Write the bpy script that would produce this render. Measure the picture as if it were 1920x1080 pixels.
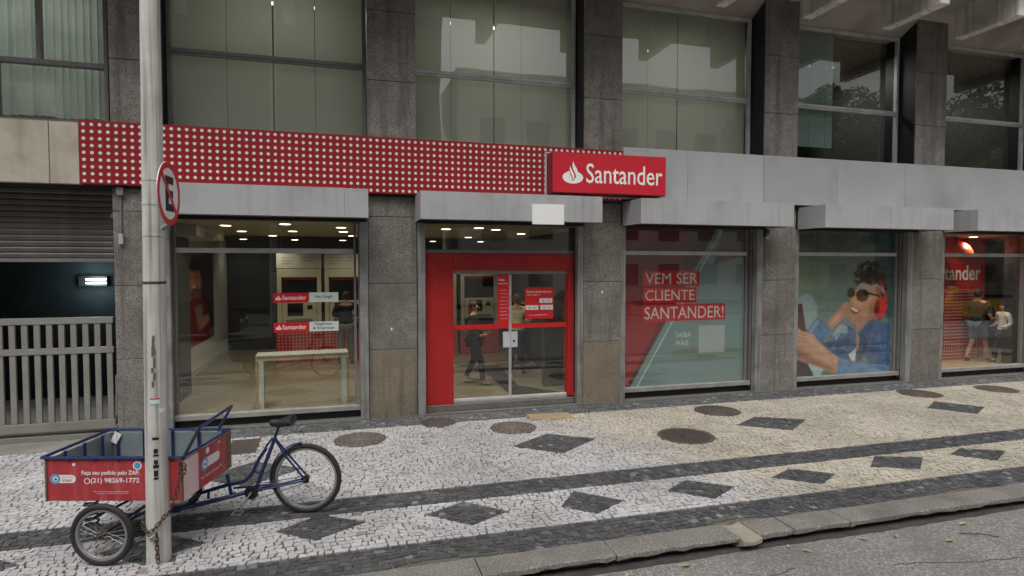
import bpy, bmesh, math, random
import numpy as np
from mathutils import Vector, Matrix
random.seed(7); rng = np.random.RandomState(5)
S = bpy.context.scene; C = S.collection; PI = math.pi
for o in list(bpy.data.objects): bpy.data.objects.remove(o)

# ------------------------------------------------------------------ camera, sky, sun, exposure
cam = bpy.data.objects.new('camera', bpy.data.cameras.new('camera')); C.objects.link(cam); S.camera = cam
cam.data.sensor_width = 36; cam.data.lens = 36*1114/1920; cam.data.clip_end = 600; cam.data.clip_start = .05
cam.location = (0, 0, 2.5); cam.rotation_euler = (math.radians(90-2.2), 0, math.radians(-15.8))
W = bpy.data.worlds.new('World'); S.world = W; W.use_nodes = True
wn = W.node_tree; wn.nodes.clear()
sky = wn.nodes.new('ShaderNodeTexSky'); sky.sky_type = 'NISHITA'; sky.sun_disc = False
SUN_EL, SUN_AZ = math.radians(58), math.radians(205)      # azimuth clockwise from +Y: behind and left of the camera
sky.sun_elevation = SUN_EL; sky.sun_rotation = SUN_AZ; sky.dust_density = 6; sky.air_density = 1.4; sky.ozone_density = 1
hs = wn.nodes.new('ShaderNodeHueSaturation'); hs.inputs['Saturation'].default_value = .14
bg = wn.nodes.new('ShaderNodeBackground'); bg.inputs['Strength'].default_value = .15
wo = wn.nodes.new('ShaderNodeOutputWorld')
wn.links.new(sky.outputs[0], hs.inputs['Color']); wn.links.new(hs.outputs[0], bg.inputs[0]); wn.links.new(bg.outputs[0], wo.inputs[0])
sl = bpy.data.lights.new('sun', 'SUN'); sl.energy = .9; sl.angle = math.radians(35); sl.color = (1, .97, .93)
sun = bpy.data.objects.new('sun', sl); C.objects.link(sun)
dv = Vector((math.sin(SUN_AZ)*math.cos(SUN_EL), math.cos(SUN_AZ)*math.cos(SUN_EL), math.sin(SUN_EL)))
sun.rotation_euler = dv.to_track_quat('Z', 'Y').to_euler()
S.view_settings.view_transform = 'Standard'; S.view_settings.look = 'None'; S.view_settings.gamma = 1
S.view_settings.exposure = .04; S.view_settings.use_curve_mapping = False
S.render.engine = 'CYCLES'; S.cycles.max_bounces = 8; S.cycles.transparent_max_bounces = 16
S.cycles.sample_clamp_indirect = 4

# ------------------------------------------------------------------ materials
def lin(c):
    return tuple((v/255/12.92 if v/255 <= .04045 else ((v/255+.055)/1.055)**2.4) for v in c[:3]) + (1,)
MATS = {}
def mat(name, col, rough=.6, metal=0, var=.12, scale=3, bump=0, bscale=60, speck=None, sscale=160, emit=0, spec=.5, dirt=None, dscale=1.2, damt=.5, coat=0):
    """procedural: base colour with two octaves of noise, optional speckle, dirt and fine relief"""
    if name in MATS: return MATS[name]
    m = bpy.data.materials.new(name); m.use_nodes = True; n = m.node_tree.nodes; L = m.node_tree.links
    b = n['Principled BSDF']; b.inputs['Roughness'].default_value = rough; b.inputs['Metallic'].default_value = metal
    b.inputs['Specular IOR Level'].default_value = spec
    if coat: b.inputs['Coat Weight'].default_value = coat; b.inputs['Coat Roughness'].default_value = .15
    c = lin(col); tc = n.new('ShaderNodeTexCoord')
    if emit:
        b.inputs['Base Color'].default_value = c; b.inputs['Emission Color'].default_value = c; b.inputs['Emission Strength'].default_value = emit
        MATS[name] = m; return m
    def noise(s, det=4):
        t = n.new('ShaderNodeTexNoise'); t.inputs['Scale'].default_value = s; t.inputs['Detail'].default_value = det
        L.new(tc.outputs['Object'], t.inputs['Vector']); return t
    t = noise(scale); r = n.new('ShaderNodeValToRGB')
    r.color_ramp.elements[0].position = .3; r.color_ramp.elements[1].position = .7
    r.color_ramp.elements[0].color = tuple(x*(1-var) for x in c[:3])+(1,)
    r.color_ramp.elements[1].color = tuple(min(1, x*(1+var)) for x in c[:3])+(1,)
    L.new(t.outputs['Fac'], r.inputs[0]); out = r.outputs[0]
    def mixc(fac, a, colr):
        x = n.new('ShaderNodeMix'); x.data_type = 'RGBA'; L.new(fac, x.inputs['Factor']); L.new(a, x.inputs['A'])
        x.inputs['B'].default_value = colr; return x.outputs['Result']
    if speck:
        for sc, cc, lo in ((sscale, speck[0], .56), (sscale*.63, speck[1], .58)):
            t2 = noise(sc, 2); r2 = n.new('ShaderNodeValToRGB'); r2.color_ramp.elements[0].position = lo-.06; r2.color_ramp.elements[1].position = lo+.06
            L.new(t2.outputs['Fac'], r2.inputs[0]); out = mixc(r2.outputs[0], out, lin(cc))
    if dirt:
        t3 = noise(dscale, 7); r3 = n.new('ShaderNodeValToRGB'); r3.color_ramp.elements[0].position = .47; r3.color_ramp.elements[1].position = .72
        r3.color_ramp.elements[1].color = (damt, damt, damt, 1)
        L.new(t3.outputs['Fac'], r3.inputs[0]); out = mixc(r3.outputs[0], out, lin(dirt))
    L.new(out, b.inputs['Base Color'])
    if bump:
        t4 = noise(bscale, 5); bm = n.new('ShaderNodeBump'); bm.inputs['Strength'].default_value = bump; bm.inputs['Distance'].default_value = .01
        L.new(t4.outputs['Fac'], bm.inputs['Height']); L.new(bm.outputs[0], b.inputs['Normal'])
    MATS[name] = m; return m
def glass_mat(name, tint, base=.05, rough=0.0, wav=.0):
    m = bpy.data.materials.new(name); m.use_nodes = True; n = m.node_tree.nodes; L = m.node_tree.links; n.clear()
    o = n.new('ShaderNodeOutputMaterial'); mx = n.new('ShaderNodeMixShader'); tr = n.new('ShaderNodeBsdfTransparent'); gl = n.new('ShaderNodeBsdfGlossy')
    tr.inputs[0].default_value = tint; gl.inputs['Roughness'].default_value = rough; gl.inputs['Color'].default_value = (.95, .96, .96, 1)
    lw = n.new('ShaderNodeLayerWeight'); lw.inputs['Blend'].default_value = .5
    p = n.new('ShaderNodeMath'); p.operation = 'POWER'; p.inputs[1].default_value = 4
    a = n.new('ShaderNodeMath'); a.operation = 'MULTIPLY_ADD'; a.inputs[1].default_value = .8; a.inputs[2].default_value = base
    L.new(lw.outputs['Facing'], p.inputs[0]); L.new(p.outputs[0], a.inputs[0]); L.new(a.outputs[0], mx.inputs[0])
    L.new(tr.outputs[0], mx.inputs[1]); L.new(gl.outputs[0], mx.inputs[2]); L.new(mx.outputs[0], o.inputs[0])
    if wav:
        tc = n.new('ShaderNodeTexCoord'); t = n.new('ShaderNodeTexNoise'); t.inputs['Scale'].default_value = 1.1; t.inputs['Detail'].default_value = 1
        bm = n.new('ShaderNodeBump'); bm.inputs['Strength'].default_value = wav; bm.inputs['Distance'].default_value = .02
        L.new(tc.outputs['Object'], t.inputs['Vector']); L.new(t.outputs[0], bm.inputs['Height']); L.new(bm.outputs[0], gl.inputs['Normal'])
    MATS[name] = m; return m
def attr_mat(name, rough=.7, stone=False):
    """colour comes from the mesh's own 'Col' attribute (printed picture, or stone by stone)"""
    m = bpy.data.materials.new(name); m.use_nodes = True; n = m.node_tree.nodes; L = m.node_tree.links
    b = n['Principled BSDF']; b.inputs['Roughness'].default_value = rough
    a = n.new('ShaderNodeAttribute'); a.attribute_name = 'Col'; out = a.outputs['Color']
    if stone:
        tc = n.new('ShaderNodeNewGeometry')
        for sc, lo, hi, mn in ((90, .35, .75, .72), (.9, .38, .62, .80)):
            t = n.new('ShaderNodeTexNoise'); t.inputs['Scale'].default_value = sc; t.inputs['Detail'].default_value = 5
            L.new(tc.outputs['Position'], t.inputs['Vector'])
            r = n.new('ShaderNodeMapRange'); r.inputs['From Min'].default_value = lo; r.inputs['From Max'].default_value = hi
            r.inputs['To Min'].default_value = mn; r.inputs['To Max'].default_value = 1.06
            L.new(t.outputs['Fac'], r.inputs['Value'])
            x = n.new('ShaderNodeMix'); x.data_type = 'RGBA'; x.blend_type = 'MULTIPLY'; x.inputs['Factor'].default_value = 1
            L.new(out, x.inputs['A']); L.new(r.outputs[0], x.inputs['B']); out = x.outputs['Result']
        t = n.new('ShaderNodeTexNoise'); t.inputs['Scale'].default_value = 70; L.new(tc.outputs['Position'], t.inputs['Vector'])
        bm = n.new('ShaderNodeBump'); bm.inputs['Strength'].default_value = .35; bm.inputs['Distance'].default_value = .006
        L.new(t.outputs['Fac'], bm.inputs['Height']); L.new(bm.outputs[0], b.inputs['Normal'])
    L.new(out, b.inputs['Base Color']); MATS[name] = m; return m

M = {}
for nm_, c_ in (('granite', (126, 122, 116)), ('granite_b', (118, 113, 106)), ('granite_c', (132, 129, 124))):
    M[nm_] = mat('grey_'+nm_, c_, .55, var=.26, scale=9, speck=((84, 81, 77), (150, 145, 136)), sscale=70, dirt=(86, 80, 72), dscale=1.3, damt=.7, bump=.2, bscale=120)
M['granite_tan'] = mat('tan_granite', (126, 116, 100), .6, var=.14, scale=3, speck=((100, 92, 80), (148, 136, 116)), sscale=95, dirt=(92, 84, 74), dscale=2, damt=.5, bump=.15, bscale=120)
M['granite_dark'] = mat('dark_granite', (92, 88, 82), .6, speck=((60, 57, 54), (118, 112, 104)), sscale=75, dirt=(60, 56, 52), dscale=1.7)
M['black_side'] = mat('black_reveal', (26, 26, 32), .5, var=.3, scale=2)
M['concrete'] = mat('grey_concrete', (150, 143, 134), .85, var=.12, scale=2, dirt=(95, 88, 80), dscale=1.1, damt=.6, bump=.3, bscale=40)
M['soffit'] = mat('soffit_render', (172, 164, 155), .85, var=.12, scale=1.5, dirt=(138, 124, 112), dscale=.9, damt=.7, bump=.2)
M['fin'] = mat('ribbed_concrete', (226, 222, 216), .85, var=.1, scale=2, dirt=(150, 144, 136), dscale=1.4, damt=.6, bump=.25)
M['beige_stone'] = mat('beige_cladding', (188, 180, 164), .6, var=.08, scale=3, dirt=(142, 130, 112), dscale=3.2, damt=.5)
M['white_metal'] = mat('grey_white_composite_panel', (176, 177, 180), .42, var=.03, scale=.8, dirt=(150, 148, 148), dscale=.8, damt=.5)
M['white_metal_b'] = mat('aged_composite_panel', (168, 170, 172), .42, var=.04, scale=1.4, dirt=(146, 143, 142), dscale=1.1, damt=.6)
M['white_side'] = mat('awning_box_panel', (172, 173, 175), .42, var=.04, scale=1.2, dirt=(140, 136, 134), dscale=1.5, damt=.5)
M['red_fascia'] = mat('red_fascia_sheet', (150, 20, 32), .45, var=.08, scale=.8, dirt=(132, 18, 28), dscale=.8, damt=.6)
M['dot'] = mat('white_dot', (225, 224, 214), .5, var=.04)
M['sign_red'] = mat('sign_red_acrylic', (202, 40, 56), .22, var=.04, scale=1, coat=.4)
M['sign_edge'] = mat('sign_edge_red', (140, 16, 30), .4)
M['sign_white'] = mat('sign_white_acrylic', (240, 240, 234), .35, var=.02)
M['door_red'] = mat('red_painted_steel', (172, 38, 36), .38, var=.06, scale=2, dirt=(150, 20, 24), dscale=1.6, damt=.5)
M['alu'] = mat('anodised_aluminium', (200, 200, 202), .45, metal=.1, var=.1, scale=5, dirt=(150, 146, 142), dscale=3, damt=.5)
M['sill'] = mat('worn_sill', (150, 147, 143), .5, var=.12, scale=5, dirt=(110, 106, 100), dscale=4, damt=.6)
M['alu_dark'] = mat('dull_window_frame', (134, 130, 130), .5, metal=.3, var=.1, scale=5)
M['rail'] = mat('shutter_guide_rail', (150, 152, 150), .45, metal=.25, var=.1, scale=4, dirt=(96, 94, 90), dscale=3.5, damt=.6)
M['black'] = mat('black_base', (22, 22, 24), .5, var=.2)
M['dark_frame'] = mat('dark_steel', (40, 40, 42), .5, var=.2)
M['kick'] = mat('step_granite', (108, 106, 100), .7, var=.15, speck=((70, 68, 66), (140, 136, 128)), sscale=90, dirt=(64, 62, 58), dscale=3)
M['glass_up'] = glass_mat('upper_window_glass', (.972, .975, .965, 1), .075, .004, .12)
M['glass_low'] = glass_mat('shop_window_glass', (.955, .965, .945, 1), .07, .0, .05)
def cloth(name, col, tr=.45, **k):
    m = mat(name, col, .9, **k); n = m.node_tree.nodes; L = m.node_tree.links; b = n['Principled BSDF']; o = n['Material Output']
    t = n.new('ShaderNodeBsdfTranslucent'); x = n.new('ShaderNodeMixShader'); x.inputs[0].default_value = tr
    L.new(b.inputs['Base Color'].links[0].from_socket, t.inputs['Color']); L.new(b.outputs[0], x.inputs[1]); L.new(t.outputs[0], x.inputs[2]); L.new(x.outputs[0], o.inputs[0]); return m
M['blind'] = cloth('roller_blind_cloth', (206, 210, 198), .42, var=.04, scale=.6)
M['blind_teal'] = cloth('mesh_blind_cloth', (160, 178, 174), .25, var=.06, scale=30)
M['vblind'] = cloth('vertical_blind_cloth', (222, 230, 224), .45, var=.08, scale=2)
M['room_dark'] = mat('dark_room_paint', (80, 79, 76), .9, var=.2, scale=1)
M['room_wall'] = mat('office_wall', (120, 112, 100), .9)
M['int_floor'] = mat('bank_floor_stone', (150, 139, 112), .35, var=.1, scale=1.5, speck=((118, 110, 92), (160, 150, 126)), sscale=40)
M['int_dark_tile'] = mat('dark_floor_tile', (44, 42, 42), .35, var=.2, speck=((30, 30, 30), (70, 68, 66)), sscale=60)
M['int_ceiling'] = mat('cream_ceiling', (176, 166, 140), .9, var=.04)
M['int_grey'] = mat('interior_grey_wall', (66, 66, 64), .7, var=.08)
M['int_white'] = mat('interior_cream_wall', (186, 184, 170), .8, var=.03)
M['int_red'] = mat('interior_red_panel', (186, 30, 32), .5, var=.06)
M['atm'] = mat('atm_cream_plastic', (190, 184, 158), .45, var=.04)
M['atm_black'] = mat('atm_black', (14, 15, 16), .3, var=.1)
M['atm_grey'] = mat('atm_grey', (104, 106, 106), .4)
M['wood'] = mat('light_oak', (176, 146, 108), .5, var=.12, scale=6)
M['laminate'] = mat('white_laminate', (206, 206, 194), .4, var=.02)
M['poster_red'] = mat('sticker_red', (206, 34, 42), .4, var=.03)
M['poster_white'] = mat('sticker_white', (214, 222, 218), .4, var=.02)
M['ink'] = mat('black_ink', (24, 24, 26), .5)
M['shutter'] = mat('roller_shutter_steel', (104, 98, 96), .5, metal=.3, var=.15, scale=3, dirt=(70, 62, 56), dscale=2.5, damt=.6)
M['gate'] = mat('grey_gate_paint', (138, 136, 131), .5, var=.08, scale=2, dirt=(118, 112, 104), dscale=2.5, damt=.6)
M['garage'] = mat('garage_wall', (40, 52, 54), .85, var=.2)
M['tube_light'] = mat('lit_tube', (225, 245, 250), emit=5)
M['downlight'] = mat('lit_downlight', (255, 246, 222), emit=7)
M['ledlight'] = mat('lit_office_lamp', (255, 244, 214), emit=2.5)
M['pole'] = mat('galvanised_pole', (206, 204, 198), .38, metal=.0, var=.08, scale=3, dirt=(158, 153, 145), dscale=2.2, damt=.6, bump=.1, bscale=25)
M['rust'] = mat('rusty_steel', (82, 58, 48), .8, var=.35, scale=25, bump=.3)
M['chrome'] = mat('worn_chrome', (200, 198, 194), .3, metal=.9, var=.1)
M['road_red'] = mat('traffic_sign_red', (206, 30, 40), .35, var=.04)
M['road_white'] = mat('traffic_sign_white', (240, 240, 242), .35, var=.03)
M['blue'] = mat('blue_bicycle_paint', (20, 42, 92), .38, var=.12, scale=8, dirt=(22, 34, 66), dscale=7, damt=.6, coat=.3)
M['cart_red'] = mat('faded_red_print', (176, 56, 62), .5, var=.06, scale=3, dirt=(150, 50, 56), dscale=4, damt=.6)
M['cart_pale'] = mat('sun_bleached_print', (226, 196, 196), .5, var=.1, scale=4)
M['zinc'] = mat('zinc_sheet', (138, 148, 150), .5, metal=.3, var=.12, scale=4, dirt=(100, 106, 108), dscale=3)
M['cart_edge'] = mat('brown_edge', (120, 96, 78), .8, var=.2, scale=12)
M['print_white'] = mat('white_print', (236, 228, 226), .5, var=.05)
M['print_cyan'] = mat('cyan_print', (70, 160, 205), .5, var=.08)
M['rubber'] = mat('black_rubber', (42, 42, 44), .75, var=.2, scale=20)
M['saddle'] = mat('saddle_vinyl', (40, 42, 46), .45, var=.15)
M['rim'] = mat('steel_rim', (168, 168, 168), .35, metal=.7, var=.15, scale=6)
M['asphalt'] = mat('asphalt', (130, 128, 124), .92, var=.12, scale=2.3, speck=((104, 102, 99), (158, 155, 150)), sscale=60, dirt=(102, 100, 97), dscale=.9, damt=.8, bump=.6, bscale=90)
M['kerb'] = mat('kerb_granite', (122, 119, 113), .85, var=.12, scale=3, speck=((108, 104, 99), (150, 146, 139)), sscale=80, dirt=(96, 92, 86), dscale=2.2, damt=.7, bump=.6, bscale=35)
M['kerb_pale'] = mat('mortar_patch', (150, 144, 130), .9, var=.15, scale=9, bump=.6, bscale=30)
M['joint'] = mat('sand_joint', (98, 92, 80), .95, var=.25, scale=6, bump=.4)
M['gutter'] = mat('gutter_dirt', (66, 63, 60), .95, var=.3, scale=8, bump=.5)
M['apron'] = mat('concrete_apron', (138, 135, 128), .9, var=.1, scale=2, dirt=(104, 100, 94), dscale=1.5, damt=.6, bump=.3)
M['iron'] = mat('cast_iron', (92, 84, 80), .65, metal=.3, var=.2, scale=12, dirt=(116, 96, 80), dscale=9, damt=.5, bump=.4, bscale=90)
M['iron_pale'] = mat('worn_pale_iron', (116, 106, 98), .7, var=.15, scale=20)
M['plate_tan'] = mat('tan_steel_plate', (156, 138, 108), .8, var=.1, scale=5)
M['leaf'] = mat('fresh_leaf', (136, 156, 92), .6, var=.2)
M['leaf_dry'] = mat('dry_leaf', (176, 164, 128), .7, var=.2)
M['tree_leaf'] = mat('tree_foliage', (70, 96, 56), .7, var=.5, scale=4)
M['bark'] = mat('tree_bark', (92, 78, 64), .9, var=.3, scale=8)
M['far_wall'] = mat('opposite_render', (222, 218, 208), .9, var=.08, scale=.4, dirt=(140, 132, 120), dscale=.3)
M['far_glass'] = mat('opposite_window', (58, 66, 72), .2, var=.2)
M['car_yellow'] = mat('taxi_yellow', (240, 170, 30), .25, var=.02, coat=.6)
M['car_dark'] = mat('dark_car_paint', (34, 36, 40), .25, var=.05, coat=.6)
M['car_green'] = mat('silver_green_paint', (150, 158, 130), .25, metal=.4, var=.05, coat=.6)
M['car_glass'] = mat('car_window', (22, 26, 30), .08, var=.1)
M['plastic_grey'] = mat('grey_plastic', (176, 176, 174), .5, var=.05)
M['white_plate'] = mat('white_enamel_plate', (236, 236, 236), .4, var=.02)
M['skin'] = mat('skin', (186, 140, 112), .6, var=.05)
M['skin_dark'] = mat('brown_skin', (134, 92, 70), .6, var=.05)
M['hair'] = mat('dark_hair', (36, 26, 22), .7, var=.3, scale=30, bump=.5)
M['hair_brown'] = mat('brown_hair', (82, 52, 34), .7, var=.3, scale=30, bump=.5)
M['cloth_black'] = mat('black_cloth', (24, 24, 30), .9, var=.2, scale=8)
M['cloth_olive'] = mat('olive_trousers', (92, 98, 82), .9, var=.15, scale=8)
M['cloth_dark'] = mat('dark_green_jacket', (38, 44, 42), .9, var=.2, scale=8)
M['cloth_navy'] = mat('navy_cloth', (30, 38, 66), .9, var=.2, scale=8)
M['cloth_cream'] = mat('cream_cloth', (208, 198, 160), .9, var=.1, scale=8)
M['cloth_white'] = mat('white_cloth', (212, 206, 196), .9, var=.08, scale=8)
M['denim'] = mat('denim_cloth', (94, 112, 132), .9, var=.2, scale=12)
M['leather'] = mat('brown_leather', (88, 56, 46), .5, var=.15)
M['shoe'] = mat('shoe_pale', (186, 182, 172), .7)
M['shoe_dark'] = mat('shoe_dark', (30, 32, 40), .6)
M['print'] = attr_mat('printed_picture', .45); M['stones'] = attr_mat('calcada_stone', .8, True)

def streaks(m, dark, amt=.5, sx=22, sz=.5):
    n = m.node_tree.nodes; L = m.node_tree.links; b = n['Principled BSDF']; src = b.inputs['Base Color'].links[0].from_socket
    tc = n.new('ShaderNodeTexCoord'); mp = n.new('ShaderNodeMapping'); mp.inputs['Scale'].default_value = (sx, sx, sz); t = n.new('ShaderNodeTexNoise'); t.inputs['Scale'].default_value = 1; t.inputs['Detail'].default_value = 6
    r = n.new('ShaderNodeMapRange'); r.inputs['From Min'].default_value = .5; r.inputs['From Max'].default_value = .68; r.inputs['To Max'].default_value = amt
    x = n.new('ShaderNodeMix'); x.data_type = 'RGBA'; x.inputs['B'].default_value = lin(dark)
    L.new(tc.outputs['Object'], mp.inputs[0]); L.new(mp.outputs[0], t.inputs['Vector']); L.new(t.outputs['Fac'], r.inputs['Value']); L.new(r.outputs[0], x.inputs['Factor']); L.new(src, x.inputs['A']); L.new(x.outputs['Result'], b.inputs['Base Color'])
streaks(M['pole'], (120, 116, 112), .75, 26, .55); [streaks(M[q_], (72, 67, 60), .55, 9, .6) for q_ in ('granite', 'granite_b', 'granite_c', 'granite_tan')]; streaks(M['cart_red'], (206, 120, 122), .35, 14, 2.5); streaks(M['door_red'], (138, 28, 28), .35, 6, .5); streaks(M['rail'], (92, 90, 86), .6, 14, .7); streaks(M['white_side'], (140, 138, 136), .35, 9, .6); streaks(M['concrete'], (100, 94, 86), .5, 5, .4)
streaks(M['fin'], (150, 142, 132), .6, 9, .4); streaks(M['white_metal'], (150, 150, 150), .25, 3, .5); streaks(M['beige_stone'], (140, 128, 108), .4, 6, .7)
# ------------------------------------------------------------------ mesh helpers
class MB:
    def __init__(s): s.v = []; s.f = []; s.sm = []
    def add(s, v, f, smooth=False):
        b = len(s.v); s.v += [tuple(p) for p in v]; s.f += [tuple(i+b for i in q) for q in f]; s.sm += [smooth]*len(f); return s
    def box(s, x0, x1, y0, y1, z0, z1, ch=0, mtx=None):
        ch = min(ch, (x1-x0)*.3, (y1-y0)*.3, (z1-z0)*.3)
        if ch <= 0:
            v = [(x, y, z) for x in (x0, x1) for y in (y0, y1) for z in (z0, z1)]
            f = [(0, 1, 3, 2), (4, 6, 7, 5), (0, 4, 5, 1), (2, 3, 7, 6), (0, 2, 6, 4), (1, 5, 7, 3)]
        else:
            v = []; X = (x0, x1); Y = (y0, y1); Z = (z0, z1)
            for i in (0, 1):
                for j in (0, 1):
                    for k in (0, 1):
                        sx, sy, sz = (ch, -ch)[i], (ch, -ch)[j], (ch, -ch)[k]
                        v += [(X[i], Y[j]+sy, Z[k]+sz), (X[i]+sx, Y[j], Z[k]+sz), (X[i]+sx, Y[j]+sy, Z[k])]
            n = lambda i, j, k, a: ((i*2+j)*2+k)*3+a
            f = []
            for i in (0, 1): q = [n(i, 0, 0, 0), n(i, 1, 0, 0), n(i, 1, 1, 0), n(i, 0, 1, 0)]; f.append(q if i else q[::-1])
            for j in (0, 1): q = [n(0, j, 0, 1), n(0, j, 1, 1), n(1, j, 1, 1), n(1, j, 0, 1)]; f.append(q if j else q[::-1])
            for k in (0, 1): q = [n(0, 0, k, 2), n(1, 0, k, 2), n(1, 1, k, 2), n(0, 1, k, 2)]; f.append(q if k else q[::-1])
            for j in (0, 1):
                for k in (0, 1): f.append([n(0, j, k, 1), n(1, j, k, 1), n(1, j, k, 2), n(0, j, k, 2)])
            for i in (0, 1):
                for k in (0, 1): f.append([n(i, 0, k, 0), n(i, 1, k, 0), n(i, 1, k, 2), n(i, 0, k, 2)])
            for i in (0, 1):
                for j in (0, 1): f.append([n(i, j, 0, 0), n(i, j, 1, 0), n(i, j, 1, 1), n(i, j, 0, 1)])
            for i in (0, 1):
                for j in (0, 1):
                    for k in (0, 1): f.append([n(i, j, k, 0), n(i, j, k, 1), n(i, j, k, 2)])
        if mtx is not None: v = [tuple(mtx @ Vector(p)) for p in v]
        return s.add(v, f)
    def tube(s, pts, r, n=8, closed=False, caps=True):
        pts = [Vector(p) for p in pts]; N = len(pts); R = r if isinstance(r, (list, tuple)) else [r]*N
        v = []; f = []; prev = None
        for i, p in enumerate(pts):
            if closed: d = pts[(i+1) % N]-pts[i-1]
            else: d = pts[min(i+1, N-1)]-pts[max(i-1, 0)]
            d.normalize()
            if prev is None:
                a = Vector((0, 0, 1)) if abs(d.z) < .9 else Vector((1, 0, 0)); u = d.cross(a).normalized()
            else: u = (prev-d*prev.dot(d)).normalized()
            prev = u; w = d.cross(u)
            for k in range(n):
                t = 2*PI*k/n; v.append(p+(u*math.cos(t)+w*math.sin(t))*R[i])
        for i in range(N if closed else N-1):
            for k in range(n):
                a = i*n+k; b = i*n+(k+1) % n; c = ((i+1) % N)*n+(k+1) % n; e = ((i+1) % N)*n+k
                f.append((a, b, c, e))
        if caps and not closed: f += [tuple(range(n))[::-1], tuple(range((N-1)*n, N*n))]
        return s.add(v, f, True)
    def lathe(s, prof, n=24, mtx=None):
        """profile of (radius, height) turned round Z"""
        v = []; f = []
        for (r, z) in prof:
            for k in range(n): t = 2*PI*k/n; v.append((r*math.cos(t), r*math.sin(t), z))
        for i in range(len(prof)-1):
            for k in range(n):
                a = i*n+k; b = i*n+(k+1) % n; f.append((a, b, b+n, a+n))
        f += [tuple(range(n))[::-1], tuple(range((len(prof)-1)*n, len(prof)*n))]
        if mtx is not None: v = [tuple(mtx @ Vector(p)) for p in v]
        return s.add(v, f, True)
    def prism(s, poly, y0, y1, mtx=None):
        """polygon given in (x,z), extruded from y0 to y1"""
        n = len(poly); v = [(x, y0, z) for x, z in poly]+[(x, y1, z) for x, z in poly]
        f = [tuple(range(n))[::-1], tuple(range(n, 2*n))]+[(i, (i+1) % n, n+(i+1) % n, n+i) for i in range(n)]
        if mtx is not None: v = [tuple(mtx @ Vector(p)) for p in v]
        return s.add(v, f)
    def ball(s, c, r, n=10, sc=(1, 1, 1)):
        v = []; f = []
        for i in range(n+1):
            a = PI*i/n
            for k in range(2*n): t = PI*k/n; v.append((c[0]+r*sc[0]*math.sin(a)*math.cos(t), c[1]+r*sc[1]*math.sin(a)*math.sin(t), c[2]+r*sc[2]*math.cos(a)))
        for i in range(n):
            for k in range(2*n):
                a = i*2*n+k; b = i*2*n+(k+1) % (2*n); f.append((a, a+2*n, b+2*n, b))
        return s.add(v, f, True)
    def mesh(s, name):
        me = bpy.data.meshes.new(name); me.from_pydata(s.v, [], s.f); me.validate()
        bm = bmesh.new(); bm.from_mesh(me); bmesh.ops.recalc_face_normals(bm, faces=bm.faces); bm.to_mesh(me); bm.free()
        if any(s.sm) and len(me.polygons) == len(s.sm):
            me.polygons.foreach_set('use_smooth', s.sm)
            try: me.set_sharp_from_angle(angle=math.radians(40))
            except Exception: pass
        return me
    def build(s, name, m, parent=None, kind=None, label=None):
        return put(name, s.mesh(name), m, parent, kind, label)
def put(name, me, m=None, parent=None, kind=None, label=None):
    o = bpy.data.objects.new(name, me); C.objects.link(o)
    if m is not None and not me.materials: me.materials.append(m)
    if parent is not None: o.parent = parent
    if kind: o['kind'] = kind
    if label: o['label'] = label
    return o
def empty(name, label, cat, loc=(0, 0, 0), rz=0, group=None, kind=None):
    o = bpy.data.objects.new(name, None); C.objects.link(o); o.location = loc; o.rotation_euler = (0, 0, rz); o.empty_display_size = .1
    return tag(o, label, cat, group, kind)
def tag(o, label=None, cat=None, group=None, kind=None):
    if label: o['label'] = label
    if cat: o['category'] = cat
    if group: o['group'] = group
    if kind: o['kind'] = kind
    return o
def bx(name, m, parent, x0, x1, y0, y1, z0, z1, ch=.003, kind=None, label=None):
    return MB().box(x0, x1, y0, y1, z0, z1, ch).build(name, m, parent, kind, label)
def inst(src, parent, loc=(0, 0, 0), rot=(0, 0, 0)):
    c = src.copy(); C.objects.link(c); c.parent = parent; c.location = loc; c.rotation_euler = rot; return c
def copy_tree(o, parent=None):
    c = o.copy(); C.objects.link(c); c.parent = parent
    for ch in list(o.children): copy_tree(ch, c)
    return c
def text_mesh(txt, w, h=None, depth=.002, bold=0, spacing=1.0):
    """lettering as a mesh in XZ plane facing -Y, lower left corner at the origin, scaled to width w (and height h)"""
    cu = bpy.data.curves.new('t', 'FONT'); cu.body = txt; cu.size = 1; cu.extrude = 0; cu.offset = bold; cu.space_character = spacing; cu.resolution_u = 3
    o = bpy.data.objects.new('t', cu); C.objects.link(o); bpy.context.view_layer.update()
    me = bpy.data.meshes.new_from_object(o.evaluated_get(bpy.context.evaluated_depsgraph_get()))
    bpy.data.objects.remove(o); bpy.data.curves.remove(cu)
    co = np.array([v.co[:] for v in me.vertices]); mn = co.min(0); mx = co.max(0)
    sx = w/(mx[0]-mn[0]); sy = (h/(mx[1]-mn[1])) if h else sx
    for v in me.vertices:
        x, y, _ = v.co; v.co = ((x-mn[0])*sx, -depth, (y-mn[1])*sy)
    me.update(); return me
def text(name, txt, m, parent, x, y, z, w, h=None, depth=.002, bold=0, spacing=1.0, rot=None):
    me = text_mesh(txt, w, h, depth, bold, spacing); o = put(name, me, m, parent); o.location = (x, y, z)
    if rot: o.rotation_euler = rot
    return o

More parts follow.
